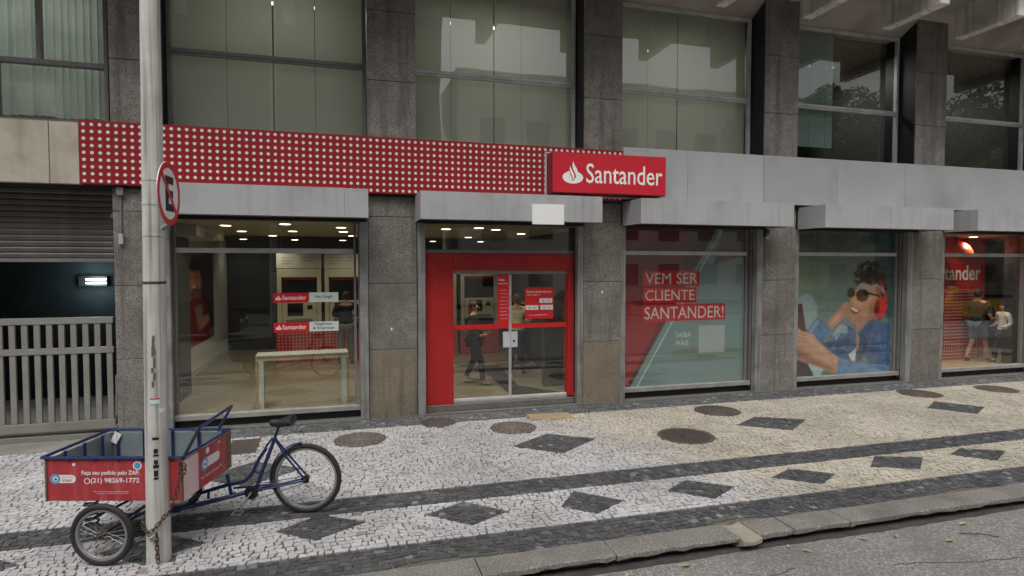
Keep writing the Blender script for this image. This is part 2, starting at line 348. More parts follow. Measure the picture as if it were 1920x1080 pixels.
# ------------------------------------------------------------------ street: road, kerb, pavement
Y0, YK, YI = 9.82, 4.60, 4.885       # facade line, kerb face, kerb inner edge
g = MB().box(-160, 220, -160, 160, -.6, -.30); g.build('ground', M['asphalt'], kind='structure')
r = MB(); nx, ny = 130, 40
xs = np.linspace(-60, 90, nx); ys = np.concatenate([np.linspace(-7.5, 2, 12), np.linspace(2.2, YK+.04, 28)])
v = [(x, y, -.125+.0015*math.sin(x*1.7+y)+.0015*math.sin(x*3.1-y*2.3)) for y in ys for x in xs]
f = [(j*nx+i, j*nx+i+1, (j+1)*nx+i+1, (j+1)*nx+i) for j in range(len(ys)-1) for i in range(nx-1)]
r.add(v, f, True); r.build('road', M['asphalt'], kind='structure')
kerb = empty('kerb', None, None, (0, 0, 0), kind='structure')
edges = [-9.3, -7.6, -6.2, -4.9, -3.4, -1.85, -.15, 1.05, 2.24, 3.47, 3.68, 4.08, 4.74, 6.17, 7.55, 8.9, 10.3, 11.8, 13.2, 14.8, 16.2, 17.8, 19.4, 21, 22.5]
for i in range(len(edges)-1):
    a, b = edges[i]+.006, edges[i+1]-.006; mb = MB(); n = max(3, int((b-a)/.09)); v = []; f = []
    tilt = random.uniform(-.006, .006); pale = (i == 9)
    for k in range(n+1):
        x = a+(b-a)*k/n; w = (random.uniform(-.005, .005)+.004*math.sin(x*5)); zt = tilt*(k/n-.5)+random.uniform(-.003, .003) - (0.02 if pale and 0 < k < n else 0)
        chip = random.uniform(0, .03) if random.random() < .16 else .003
        yf = YK+w-(.06 if pale else 0)
        v += [(x, YI, zt), (x, yf+.012+chip, zt-.001), (x, yf+.002, zt-.010-chip*.5), (x, yf, zt-.035-random.uniform(0, .02)), (x, yf+.04+random.uniform(0, .02), zt-.075), (x, YI, -.25)]
    for k in range(n):
        for q in range(6): f.append((k*6+q, k*6+(q+1) % 6, (k+1)*6+(q+1) % 6, (k+1)*6+q))
    f += [(0, 1, 2, 3, 4, 5), tuple(range(n*6, n*6+6))[::-1]]
    mb.add(v, f); mb.build('kerb_stone', M['kerb_pale'] if pale else M['kerb'], kerb)
# broken gutter line under the kerb
mb = MB(); v = []; f = []; n = 330
for k in range(n+1):
    x = -9+32*k/n; w = .0+.03*abs(math.sin(x*.9))+random.uniform(0, .02)
    v += [(x, YK+.12, -.100), (x, YK-w, -.113), (x, YK-w-.02, -.135)]
for k in range(n):
    for q in (0, 1): f.append((k*3+q, k*3+q+1, k*3+q+4, k*3+q+3))
mb.add(v, f); mb.build('gutter', M['gutter'], kind='structure')

ck = MB()
for (x, y, dx, dy, n) in ((2.6, 3.9, .09, .025, 16), (4.6, 4.0, .1, -.02, 18), (3.2, 4.3, .07, -.04, 10), (6.0, 3.9, .09, .04, 14)):
    pts = []
    for k in range(n): pts.append((x, y)); x += dx*random.uniform(.6, 1.3); y += dy+random.uniform(-.035, .035)
    v = []
    for (px, py) in pts: v += [(px, py-.004, -.1205), (px, py+.003, -.1205)]
    ck.add(v, [(k*2, k*2+2, k*2+3, k*2+1) for k in range(n-1)])
ck.build('road_cracks', M['gutter'], kind='structure')
side = MB().box(-60, 90, YI, 10.6, -.25, -.012).build('sidewalk', M['joint'], kind='structure')
# calcada portuguesa: jittered courses of small stones, cut along the pattern lines
def clip(poly, a, b, c):
    """keep a*x+b*y<=c"""
    out = []; n = len(poly)
    for i in range(n):
        p = poly[i]; q = poly[(i+1) % n]; dp = a*p[0]+b*p[1]-c; dq = a*q[0]+b*q[1]-c
        if dp <= 0: out.append(p)
        if (dp < 0 < dq) or (dq < 0 < dp):
            t = dp/(dp-dq); out.append((p[0]+(q[0]-p[0])*t, p[1]+(q[1]-p[1])*t))
    return out
def area(p):
    return abs(sum(p[i][0]*p[(i+1) % len(p)][1]-p[(i+1) % len(p)][0]*p[i][1] for i in range(len(p))))/2
def hps(pts):
    """half planes of a convex counter-clockwise polygon"""
    r = []
    for i in range(len(pts)):
        (x0, y0), (x1, y1) = pts[i], pts[(i+1) % len(pts)]; a, b = y1-y0, -(x1-x0); r.append((a, b, a*x0+b*y0))
    return r
def ccw(p): 
    s = sum(p[i][0]*p[(i+1) % len(p)][1]-p[(i+1) % len(p)][0]*p[i][1] for i in range(len(p)))
    return p if s > 0 else p[::-1]
dia = [[(-.65, 5.884), (-.281, 5.60), (.201, 5.872), (-.255, 6.169)], [(.758, 5.882), (1.161, 5.514), (1.594, 5.632+.1), (1.2, 6.107)],
       [(2.14, 5.696), (2.431, 5.435), (2.844, 5.671), (2.425, 6.07)], [(3.421, 5.788), (3.798, 5.446), (4.231, 5.691), (3.802, 6.021)],
       [(4.83, 5.82), (5.221, 5.479), (5.662, 5.715), (5.255, 6.025)], [(6.266, 5.8), (6.769, 5.557), (7.236, 5.909), (6.672, 6.114)],
       [(7.678, 5.897), (8.039, 5.55), (8.56, 5.812), (8.088, 6.067)], [(-2.08, 5.86), (-1.66, 5.53), (-1.22, 5.82), (-1.62, 6.12)],
       [(-3.5, 5.84), (-3.06, 5.52), (-2.62, 5.8), (-3.04, 6.1)], [(-4.9, 5.84), (-4.46, 5.52), (-4.02, 5.8), (-4.44, 6.1)]]
for k in range(1, 8): dia.append([(x+1.42*k+8.12, y) for x, y in [(-.44, 5.84), (0, 5.53), (.44, 5.81), (0, 6.1)]])
dia += [[(2.209, 7.806), (2.775, 7.331), (3.483, 7.839), (2.874, 8.266)], [(5.88, 7.905), (6.505, 7.416), (7.205, 7.898), (6.509, 8.272)],
        [(9.803, 7.95), (10.227, 7.403), (10.856, 7.734), (10.437, 8.323)], [(-1.7, 7.62), (-1.1, 7.2), (-.5, 7.65), (-1.1, 8.1)],
        [(-5.4, 7.75), (-4.8, 7.3), (-4.1, 7.75), (-4.8, 8.2)], [(13.5, 7.85), (14.1, 7.4), (14.7, 7.85), (14.1, 8.3)], [(17.3, 7.85), (17.9, 7.4), (18.5, 7.85), (17.9, 8.3)]]
dia = [hps(ccw(d)) for d in dia]; dcen = [(sum(1 for _ in d), d) for d in dia]
def inside(d, x, y): return all(a*x+b*y <= c for a, b, c in d)
holes = [(.2, 8.72, .36), (2.49, 8.72, .35), (4.80, 7.60, .40), (6.15, 8.78, .37), (10.77, 8.90, .37), (12.65, 8.80, .36), (1.42, 9.34, .28)]
rects = [(-1.54, -1.17, 8.47, 9.16), (2.9, 3.62, 9.02, 9.40)]
lines = [5.30, 6.13, 6.54, 9.27]
def warp(x, y):
    e = min(1, min(abs(y-l) for l in lines)/.25)      # courses run true along the borders, fan out between them
    return x+.03*math.sin(y*4+x*.6)*e, y+(.055*math.sin(x*2.1+math.sin(y*1.3)*2)+.02*math.sin(x*6.3+y*2))*e
stones = []
def course_block(ya, yb, base_dark):
    nrow = max(1, round((yb-ya)/.064)); hrow = (yb-ya)/nrow
    top = {}
    xs_prev = None
    for j in range(nrow):
        y = ya+j*hrow; x = -7.2-random.random()*.1; row = []
        while x < 19: row.append(x); x += random.uniform(.052, .098)
        for i in range(len(row)-1):
            x0, x1 = row[i], row[i+1]
            jx = [random.uniform(-.012, .012) for _ in range(4)]; jy = [random.uniform(-.012, .012) for _ in range(4)]
            p = [(x0+jx[0], y+jy[0]), (x1+jx[1], y+jy[1]), (x1+jx[2], y+hrow+jy[2]), (x0+jx[3], y+hrow+jy[3])]
            if random.random() < .3:
                q = random.randint(0, 3); a_, b_ = p[q], p[(q+1) % 4]
                p.insert(q+1, ((a_[0]+b_[0])/2+random.uniform(-.008, .008), (a_[1]+b_[1])/2+random.uniform(-.008, .008)))
            p = [warp(*c) for c in p]
            p = clip(p, 0, -1, -ya); p = clip(p, 0, 1, yb)
            if len(p) < 3: continue
            cx = sum(c[0] for c in p)/len(p); cy = sum(c[1] for c in p)/len(p)
            if any((cx-hx)**2+(cy-hy)**2 < hr*hr for hx, hy, hr in holes): continue
            if any(a < cx < b and c < cy < d for a, b, c, d in rects): continue
            if cy > 9.25 and -7 < cx < -3.2: continue
            if (cx+1.5)**2+(cy-5.6)**2 < .10**2: continue
            pieces = [(p, base_dark)]
            if not base_dark:
                for d in dia:
                    ins = [inside(d, *c) for c in p]
                    if not any(ins): continue
                    if all(ins): pieces = [(p, True)]; break
                    pieces = []; rest = p
                    for (a, b, c) in d:
                        o_ = clip(rest, -a, -b, -c)
                        if len(o_) > 2: pieces.append((o_, False))
                        rest = clip(rest, a, b, c)
                        if len(rest) < 3: break
                    if len(rest) > 2: pieces.append((rest, True))
                    break
            for q, dk in pieces:
                if area(q) > .0006: stones.append((q, dk))
for a, b, dk in ((YI+.004, 5.30, True), (5.30, 6.13, False), (6.13, 6.54, True), (6.54, 9.27, False), (9.27, 9.80, True)): course_block(a, b, dk)
def stone_col(cx, cy, dark):
    k = random.random()
    if dark:
        b = .094*random.uniform(.7, 1.4)
        if cy > 9.2: b *= 1.5
        if random.random() < .05: b *= 2.2
        return (b*.97, b*.98, b*1.03)
    w = min(1, max(0, (cx-2.9-.35*(8-cy))/1.4))
    w = max(w, .0)
    b = .585*random.uniform(.88, 1.08)
    c0 = (b*1.0, b*.975, b*.985); c1 = (b*1.0, b*.92, b*.76)
    if k < .012: c0 = (b*.7, b*.56, b*.48)
    elif k < .06: c0 = tuple(x*.8 for x in c0)
    if k > .9: c1 = (b*.95, b*.80, b*.62)
    return tuple(p*(1-w)+q*w for p, q in zip(c0, c1))
def stone_geo(p, dk, V, F, COL):
    cx = sum(c[0] for c in p)/len(p); cy = sum(c[1] for c in p)/len(p); n = len(p)
    gap = .0056; z = random.uniform(-.002, .002)-(.0 if not dk else .002); tx, ty = random.uniform(-.025, .025), random.uniform(-.025, .025)
    b = len(V); ring = []
    for x, y in p:
        dx, dy = x-cx, y-cy; l = math.hypot(dx, dy)+1e-6; k = max(.3, 1-gap/l*1.2)
        ring.append((cx+dx*k, cy+dy*k, z+tx*dx+ty*dy))
    V += ring+[(x, y, -.014) for x, y, _ in ring]
    F.append(tuple(range(b, b+n))); col = stone_col(cx, cy, dk); COL.append(col)
    for i in range(n): F.append((b+i, b+n+i, b+n+(i+1) % n, b+(i+1) % n)); COL.append(col)
def stone_mesh(name, lst):
    V, F, COL = [], [], []
    for p, dk in lst: stone_geo(ccw(p), dk, V, F, COL)
    me = bpy.data.meshes.new(name); me.from_pydata(V, [], F)
    at = me.attributes.new('Col', 'FLOAT_COLOR', 'FACE'); at.data.foreach_set('color', np.array([c+(1,) for c in COL], dtype=np.float32).ravel())
    me.materials.append(M['stones']); me.update(); return me
def near_key(s):
    cx = sum(c[0] for c in s[0])/len(s[0]); cy = sum(c[1] for c in s[0])/len(s[0])
    fw = .272*cx+.962*cy; rt = .962*cx-.272*cy
    vis = fw > 0 and abs(rt/fw) < .862 and 2.5/fw < .535
    return -(area(s[0])*(1-.0))/fw**3 if vis else 1
stones.sort(key=near_key)
for s in stones[:300]: put('paving_stone', stone_mesh('paving_stone', [s]), None, side)
rest_ = put('paving_stones', stone_mesh('paving_stones', stones[300:]), None, side, 'stuff')
MB().box(-7, -3.19, 9.25, 10.62, -.02, .006).build('driveway_apron', M['apron'], kind='structure')
MB().box(-7, 20, 9.80, 10.06, -.02, .012).build('threshold_strip', M['kick'], kind='structure')

# manhole covers
def cover(x, y, r, label, group, style):
    t = empty('manhole_cover', label, 'manhole cover', (x, y, 0), random.random(), group)
    MB().lathe([(r*1.06, -.012), (r*1.06, .0035), (r*.97, .0035), (r*.97, -.004), (0.001, -.004)], 40).build('frame_ring', M['iron'], t)
    if style == 'web':
        d = MB().lathe([(r*.955, -.012), (r*.955, .0005), (.001, .0005)], 40); d.build('lid', M['joint'], t)
        b = MB()
        for q in (.16, .36, .56, .76, .93):
            b.tube([(r*q*math.cos(a*PI/18), r*q*math.sin(a*PI/18), .001) for a in range(36)], .011, 5, closed=True)
        for k in range(16):
            a = 2*PI*k/16; b.tube([(r*.14*math.cos(a), r*.14*math.sin(a), .001), (r*.95*math.cos(a), r*.95*math.sin(a), .001)], .009, 5)
        b.lathe([(r*.12, -.005), (r*.12, .006), (.001, .007)], 16); b.build('web_ribs', M['iron_pale'] if y < 8.75 else M['iron'], t)
        s = MB()
        for ring, (q0, q1) in enumerate(((.18, .34), (.39, .54), (.59, .74), (.79, .91))):
            for k in range(16):
                if random.random() < .12: continue
                a0, a1 = 2*PI*(k+.14)/16, 2*PI*(k+.86)/16
                pts = [(r*q0, a0), (r*q1, a0), (r*q1, a1), (r*q0, a1)]
                s.add([(p*math.cos(a), p*math.sin(a), .004) for p, a in pts]+[(p*math.cos(a), p*math.sin(a), -.01) for p, a in pts], [(0, 1, 2, 3), (0, 4, 5, 1), (1, 5, 6, 2), (2, 6, 7, 3), (3, 7, 4, 0)])
        return t, s
    MB().lathe([(r*.955, -.012), (r*.955, .001), (.001, .001)], 40).build('lid', M['iron'], t)
    b = MB()
    n = int(r/.03)
    for i in range(-n, n+1):
        for j in range(-n, n+1):
            px, py = i*.03, j*.03
            if px*px+py*py < (r*.9)**2: b.box(px-.009, px+.009, py-.009, py+.009, .001, .0055)
    b.build('raised_studs', M['iron'], t, 'stuff'); b = MB(); b.box(-.1, -.02, -.02, .02, .001, .009, .002); b.build('lifting_slot', M['black'], t)
    return t, None
stone_pale = mat('inlay_white_stone', (70, 64, 60), .8, var=.15, scale=30); stone_dk = mat('inlay_dark_stone', (66, 60, 57), .8, var=.2, scale=30)
for x, y, r, lb, sty, sm in ((.2, 8.72, .345, 'round iron manhole cover with a pale spider web pattern, right of the cargo tricycle', 'web', stone_pale),
                         (2.49, 8.72, .335, 'round iron cover with pale web ribs in front of the glass door', 'web', stone_dk),
                         (4.80, 7.60, .385, 'large studded iron manhole cover in the cream stones', 'stud', None),
                         (6.15, 8.78, .36, 'worn round cover in front of the red and teal window poster', 'web', stone_dk),
                         (10.77, 8.90, .36, 'dark round cover before the window with the headphone poster', 'web', stone_dk),
                         (12.65, 8.80, .35, 'brown round cover furthest right along the dark border', 'web', stone_dk),
                         (1.42, 9.34, .27, 'small dark round cover close to the door step, half in the dark border', 'web', stone_dk)):
    t, s = cover(x, y, r, lb, 'round iron covers in the pavement', sty)
    if s: s.build('inlay_stones', sm, t, 'stuff')
t = empty('drain_grate', 'rusty rectangular iron drain grate beside the cargo box', 'drain grate', (-1.355, 8.815, 0), .03)
b = MB(); 
for a in ((-.19, -.165, -.35, .35), (.165, .19, -.35, .35), (-.165, .165, -.35, -.325), (-.165, .165, .325, .35)): b.box(*a, -.012, .004, .002)
b.build('frame', M['iron'], t)
br = MB().box(-.163, .163, -.006, .006, -.01, .002, .001).build('bar', M['iron'], t); br.location = (0, -.31, 0)
for k in range(1, 25): inst(br, t, (0, -.31+k*.0258, 0))
MB().box(-.165, .165, -.325, .325, -.02, -.0105).build('pit', M['gutter'], t)
t = MB().box(-.36, .36, -.19, .19, -.01, .006, .003).build('cover_plate', M['plate_tan']); t.location = (3.26, 9.21, 0); t.rotation_euler = (0, 0, -.08)
tag(t, 'tan rectangular metal plate let into the pavement before the door', 'cover plate')

# ------------------------------------------------------------------ bank building
bld = empty('bank_building', 'grey granite bank building with red dotted fascia and silver framed windows', 'building')
COLX = [(-7.0, -6.2), (-3.19, -2.56), (.385, 1.152), (4.10, 4.832), (7.85, 8.62), (11.60, 12.42), (15.35, 16.12), (19.1, 19.9)]
ZS = [0.0, 1.13, 2.205, 3.28, 4.36, 5.45, 6.55, 7.75]
for ci, (a, b) in enumerate(COLX):
    p = bx('pillar', M['black_side'], bld, a+.02, b-.02, Y0+.035, 10.6, 0, 7.78)
    for k in range(7):
        m_ = M['granite_tan'] if (k == 0 and ci in (2, 3)) else M[('granite', 'granite_b', 'granite_c')[(k*2+ci*5+k*ci) % 3]]
        s = MB().box(a, b, Y0+random.uniform(-.002, .002), Y0+.034, ZS[k]+.004, ZS[k+1]-.004, .004).build('granite_slab', m_, p)
        # ground floor slabs wrap the pillar sides; higher up the sides are black
# fascia
f1 = bx('red_fascia', M['red_fascia'], bld, -3.54, 4.80, 9.70, 9.816, 3.64, 4.53, .004, label='red fascia band printed with rows of white dots')
for x in (-1.35, .75, 2.85): bx('panel_joint', M['sign_edge'], f1, x-.002, x+.002, 9.6985, 9.70, 3.645, 4.525, 0)
d = MB(); dn = 10
for i in range(83):
    for j in range(9):
        cx, cz = -3.54+.055+i*.1003, 3.685+j*.0985
        d.add([(cx+.024*math.cos(2*PI*k/dn), 9.6965, cz+.024*math.sin(2*PI*k/dn)) for k in range(dn)], [tuple(range(dn))])
d.build('white_dots', M['dot'], f1, 'stuff')
f2 = empty_part = bpy.data.objects.new('grey_fascia', None); C.objects.link(f2); f2.parent = bld
wx = [4.803, 6.1, 7.75, 9.5, 11.22, 13.0, 15.0, 17.0, 19.0]
for i in range(len(wx)-1):
    bx('fascia_panel', M['white_metal_b' if i in (2, 4, 5) else 'white_metal'], f2, wx[i]+.0025, wx[i+1]-.0025, 9.70+.003*(i % 2), 9.816, 3.675, 4.60, .003)
f3 = bpy.data.objects.new('beige_fascia', None); C.objects.link(f3); f3.parent = bld
for a, b in ((-6.9, -5.9), (-5.895, -4.9), (-4.895, -3.905), (-3.90, -3.545)): bx('stone_panel', M['beige_stone'], f3, a+.002, b-.002, 9.705, 9.816, 3.635, 4.49, .004)
bx('fascia_backing', M['dark_frame'], bld, -6.95, 19.5, 9.817, 10.05, 3.6, 4.50, 0)
# soffit with slanted haunch, and hanging ribbed fins
sf = MB(); prof = [(10.27, 7.39), (9.65, 7.72), (7.9, 7.72), (7.9, 8.3), (10.6, 8.3), (10.6, 7.39)]
sf.add([(-9, y, z) for y, z in prof]+[(22, y, z) for y, z in prof], [(0, 1, 2, 3, 4, 5), (11, 10, 9, 8, 7, 6)]+[(i, (i+1) % 6, 6+(i+1) % 6, 6+i) for i in range(6)])
sf.build('overhang_soffit', M['soffit'], bld)
fn = MB(); fn.box(0, .2, 8.2, 9.42, 7.12, 9.2, .012)
for k in range(24):
    y = 8.235+k*.05; fn.box(-.012, .001, y, y+.026, 7.135, 9.19)
fin0 = None
for k in range(-7, 8):
    x = 6.45+1.875*k
    if fin0 is None: fin0 = fn.build('concrete_fin', M['fin'], bld); fin0.location = (x, 0, 0)
    else: inst(fin0, bld, (x, 0, 0))
ub = bx('upper_wall', M['concrete'], bld, -9, 22, 8.6, 10.9, 8.301, 13, 0)
# upper floor slab between storeys and the room shells
bx('floor_slab', M['dark_frame'], bld, -6.95, 19.5, 10.06, 18.5, 3.62, 4.42, 0)
bx('roof_slab', M['concrete'], bld, -7.05, 19.95, 10.602, 18.6, 7.392, 8.29, 0); bx('end_wall', M['concrete'], bld, -7.10, -7.01, 10.61, 18.6, 0, 7.39, 0); bx('end_wall', M['concrete'], bld, 19.91, 20.0, 10.61, 18.6, 0, 7.39, 0); bx('rear_wall', M['concrete'], bld, -7.0, 19.9, 18.3, 18.6, 0, 7.39, 0)
# upper windows
def upper_window(x0, x1, kind):
    w = bpy.data.objects.new('upper_window', None); C.objects.link(w); w.parent = bld
    Y = 10.27; fr = MB()
    fm = M['alu'] if x0 > 1 else M['alu_dark']; bx('frame_post', fm, w, x0, x0+.05, Y-.03, Y+.05, 4.45, 7.39); bx('frame_post', fm, w, x1-.06, x1, Y-.03, Y+.05, 4.45, 7.39)
    bx('bottom_rail', fm, w, x0+.051, x1-.061, Y-.03, Y+.05, 4.45, 4.54); bx('top_rail', fm, w, x0+.051, x1-.061, Y-.03, Y+.05, 7.33, 7.39)
    ra = MB().box(x0+.051, x1-.061, Y-.045, Y+.045, 5.76, 5.815, .004).box(x0+.051, x1-.061, Y-.028, Y+.04, 5.725, 5.759, .003); ra.build('transom', M['alu'] if x0 > 1 else M['alu_dark'], w)
    for z0, z1 in ((4.54, 5.724), (5.816, 7.33)): bx('pane', M['glass_up'], w, x0+.05, x1-.06, Y, Y+.006, z0, z1, 0)
    return w
def blinds(w, cuts, gaps, m, y=10.40, z0=4.5, z1=7.38):
    for i in range(len(cuts)-1):
        g_ = gaps[i]; MB().box(cuts[i]+g_, cuts[i+1]-.004, y, y+.006, z0, z1).build('blind_panel', m, w)
w1 = upper_window(-2.56, .385, 1); blinds(w1, [-2.53, -1.75, -1.07, -.42, .36], [0, .004, .022, .004], M['blind'])
w2 = upper_window(1.152, 4.10, 2); blinds(w2, [1.18, 1.83, 2.60, 3.12, 4.08], [0, .004, .02, .004], M['blind'])
w3 = upper_window(4.832, 7.85, 3); blinds(w3, [4.85, 5.65, 6.28, 6.95, 7.82], [0, .004, .02, .004], M['blind'])
w4 = upper_window(8.62, 11.60, 4); blinds(w4, [8.64, 9.0, 9.4, 9.82, 10.0], [0, .004, .004, .004], M['blind_teal'], z0=4.98)
w5 = upper_window(12.42, 15.35, 5); w6 = upper_window(16.12, 19.1, 6); blinds(w6, [16.15, 17.5, 19.05], [0, .01], M['blind'])
# upper left window (over the gate): brown-grey frames, vertical blinds
w0 = bpy.data.objects.new('upper_window', None); C.objects.link(w0); w0.parent = bld; w0['label'] = 'upper window with vertical blinds above the beige fascia'
fr = MB(); fr.box(-3.38, -3.33, 10.2, 10.32, 4.62, 7.39, .003).box(-6.2, -3.381, 10.2, 10.32, 5.40, 5.47, .003)
fr.box(-4.23, -4.17, 10.21, 10.31, 5.471, 7.39, .003).box(-4.76, -4.70, 10.21, 10.31, 4.62, 5.399, .003).box(-6.2, -3.381, 10.2, 10.32, 4.58, 4.62, .003)
fr.build('frame', M['alu_dark'], w0)
for z0, z1 in ((4.62, 5.40), (5.47, 7.39)): bx('pane', M['glass_up'], w0, -6.2, -3.381, 10.26, 10.266, z0, z1, 0)
vb = MB(); x = -6.15
while x < -3.4:
    a = random.uniform(-.35, .35); mt = Matrix.Translation((x, 10.43, 0)) @ Matrix.Rotation(.6+a, 4, 'Z'); z0 = 4.68+random.uniform(0, .03)
    vb.box(-.048, .048, -.001, .001, z0, 7.35, 0, mt); x += .094 if random.random() > .06 else .13
vb.build('vertical_blinds', M['vblind'], w0, 'stuff')
# rooms behind the upper windows
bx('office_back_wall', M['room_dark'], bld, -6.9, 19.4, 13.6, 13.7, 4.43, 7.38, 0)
bx('office_floor', M['room_wall'], bld, -6.9, 19.4, 10.45, 13.59, 4.421, 4.45, 0)
bx('office_ceiling', M['room_wall'], bld, -6.9, 19.4, 10.61, 13.59, 7.30, 7.38, 0)
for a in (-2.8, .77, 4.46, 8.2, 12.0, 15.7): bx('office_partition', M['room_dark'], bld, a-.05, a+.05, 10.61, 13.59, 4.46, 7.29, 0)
def office_lamp(x, y, z, l, lb):
    t = empty('office_lamp', lb, 'ceiling lamp', (x, y, z), 0, 'strip lamps in the offices upstairs')
    MB().box(-l/2, l/2, -.08, .08, 0, .05, .005).build('housing', M['atm'], t); MB().box(-l/2+.03, l/2-.03, -.05, .05, -.02, -.001, .004).build('tube', M['ledlight'], t)
    l_ = bpy.data.lights.new('strip_light', 'AREA'); l_.shape = 'RECTANGLE'; l_.size = l; l_.size_y = .1; l_.energy = 62; l_.color = (1, .98, .93); lo = bpy.data.objects.new('strip_light', l_); C.objects.link(lo); lo.parent = t; l_.energy = 22 if x > 9 else 62; lo.location = (0, 0, -.03)
office_lamp(-1.0, 11.6, 7.2, 1.2, 'lit strip lamp behind the blinds of the left office window'); office_lamp(2.6, 11.6, 7.2, 1.2, 'lit strip lamp behind the blinds above the door')
office_lamp(14.2, 12.0, 7.1, 1.1, 'lit strip lamp in the office at the far right window'); office_lamp(10.6, 11.5, 7.1, .9, 'strip lamp added to brighten the dark office beside the teal blind'); office_lamp(6.2, 11.9, 7.2, 1.2, 'lit strip lamp behind the blinds above the red window poster'); office_lamp(-4.6, 11.9, 7.2, 1.2, 'strip lamp added to brighten the vertical blinds over the gate')  # dark office and gate bay lamps are added only to lift those windows
# things in the dark office of the fourth window
t = empty('cardboard_box', 'small cardboard box on the sill behind the teal blind', 'box', (9.3, 10.52, 4.46)); MB().box(-.22, .22, -.0, .25, 0, .30, .004).build('carton', M['wood'], t); MB().box(-.06, .06, -.003, -.0005, .02, .18).build('paper_slip', M['poster_white'], t)
t = empty('office_shelf', 'yellow and grey shelving in the dark office beside the teal blind', 'shelf', (10.9, 12.6, 4.46))
for z in (.6, 1.15, 1.75, 2.3): MB().box(-.8, .6, -.2, .2, z, z+.05, .004).build('shelf_board', M['wood'], t)
for x in (-.8, .6): MB().box(x-.02, x+.02, -.2, .2, 0, 2.6, .003).build('upright', M['dark_frame'], t)
# awning boxes (roller shutter housings)
BOX = [(-2.56, .36), (1.13, 4.13), (4.84, 7.94), (8.64, 11.78), (12.43, 15.5), (16.13, 19.2)]
for i, (a, b) in enumerate(BOX):
    p = bpy.data.objects.new('awning_box', None); C.objects.link(p); p.parent = bld
    m_ = M['white_side']; zb, zt = 3.205, 3.632
    bx('front_sheet', m_, p, a, b-.34, 9.095, 9.103, zb, zt, .001); bx('front_sheet', m_, p, b-.337, b, 9.097, 9.105, zb, zt-.004, .001)
    bx('end_sheet', m_, p, a, a+.008, 9.104, 9.80, zb, zt, 0); bx('end_sheet', m_, p, b-.008, b, 9.106, 9.80, zb, zt, 0)
    bx('top_sheet', m_, p, a+.009, b-.009, 9.107, 9.80, zt-.010, zt-.002, 0); bx('bottom_sheet', M['alu_dark'], p, a+.009, b-.009, 9.107, 9.70, zb+.03, zb+.038, 0)
    bx('shutter_slot', M['black'], p, a+.05, b-.05, 9.80, 9.97, 3.19, 3.36, 0)
bx('ground_lintel', M['dark_frame'], bld, -2.55, 19.1, 9.95, 10.06, 3.2, 3.599, 0)
# ground floor windows
YG = 10.03
def shop_window(x0, x1, railL=.10, railR=.14):
    w = bpy.data.objects.new('shop_window', None); C.objects.link(w); w.parent = bld
    bx('guide_rail', M['rail'], w, x0+.004, x0+railL, 9.835, 9.93, .012, 3.2, .004); bx('guide_rail', M['rail'], w, x1-railR, x1-.01, 9.80, 9.93, .012, 3.2, .004)
    fr = MB(); a, b = x0+railL-.02, x1-railR+.0
    
    for fa, fb_, yy in ((a, a+.05, .03), (b-.09, b-.05, .03), (b-.02, b, .09)): bx('frame_post', M['alu_dark'], w, fa, fb_, YG-yy, YG+.05, .216, 3.2)
    bx('sill', M['sill'], w, a, b, YG-.09, YG+.05, .135, .215, .006); bx('kick_plate', M['black'], w, a, b, YG-.02, YG+.04, .012, .134, .002)
    bx('transom', M['alu'], w, a+.051, b-.091, YG-.035, YG+.045, 2.69, 2.765, .005)
    n = 3 if x1 < 1 else 4
    for z0, z1 in ((.216, 2.689), (2.766, 3.2)):
        xx = np.linspace(a+.05, b-.09, n)
        for i in range(n-1): bx('pane', M['glass_low'], w, xx[i]+.001, xx[i+1]-.001, YG, YG+.008, z0, z1, 0)
    return w
s1 = shop_window(-2.56, .385, .085); s3 = shop_window(4.832, 7.85); s4 = shop_window(8.62, 11.6); s5 = shop_window(12.42, 15.35); s6 = shop_window(16.12, 19.1)
# entrance
en = bpy.data.objects.new('entrance', None); C.objects.link(en); en.parent = bld
bx('guide_rail', M['rail'], en, 1.165, 1.29, 9.80, 9.93, .012, 3.2, .004); bx('guide_rail', M['rail'], en, 3.985, 4.088, 9.80, 9.93, .012, 3.2, .004)
bx('red_panel', M['door_red'], en, 1.30, 1.785, 9.955, 10.03, .09, 2.695, .004); bx('red_header', M['door_red'], en, 1.789, 3.975, 9.955, 10.03, 2.41, 2.695, .004)
bx('red_jamb', M['door_red'], en, 3.86, 3.975, 9.955, 10.15, .15, 2.408, .004)
bx('transom_rail', M['alu_dark'], en, 1.30, 3.975, 9.97, 10.05, 2.698, 2.765, .004); bx('transom_pane', M['glass_low'], en, 1.30, 3.975, YG, YG+.008, 2.766, 3.2, 0)
bx('door_step', M['kick'], en, 1.295, 3.98, 9.93, 10.4, .013, .125, .008); bx('door_track', M['alu_dark'], en, 1.79, 3.855, 9.99, 10.06, 2.345, 2.408, .003)
bx('threshold_rail', M['sill'], en, 1.79, 3.855, 9.98, 10.07, .126, .165, .004)
for a, b in ((1.792, 2.796), (2.806, 3.855)):
    dr = bpy.data.objects.new('glass_door', None); C.objects.link(dr); dr.parent = bld
    bx('glass', M['glass_low'], dr, a, b, 10.02, 10.03, .19, 2.34, 0)
    st = a if a > 2 else b-.016; bx('edge_stile', M['alu'], dr, st, st+.016, 10.008, 10.042, .19, 2.34, .002)
    bx('bottom_rail', M['alu'], dr, a, b, 10.005, 10.045, .166, .2, .003)
    bx('red_strip', M['poster_red'], dr, a+.001, b-.02 if a < 2 else b, 10.014, 10.0185, 1.395, 1.475, 0)
bx('lock_plate', M['alu'], bld, 2.665, 2.798, 9.992, 10.006, 1.06, 1.335, .004); lp = bx('lock_plate', M['alu'], bld, 2.804, 2.93, 9.992, 10.006, 1.06, 1.335, .004)
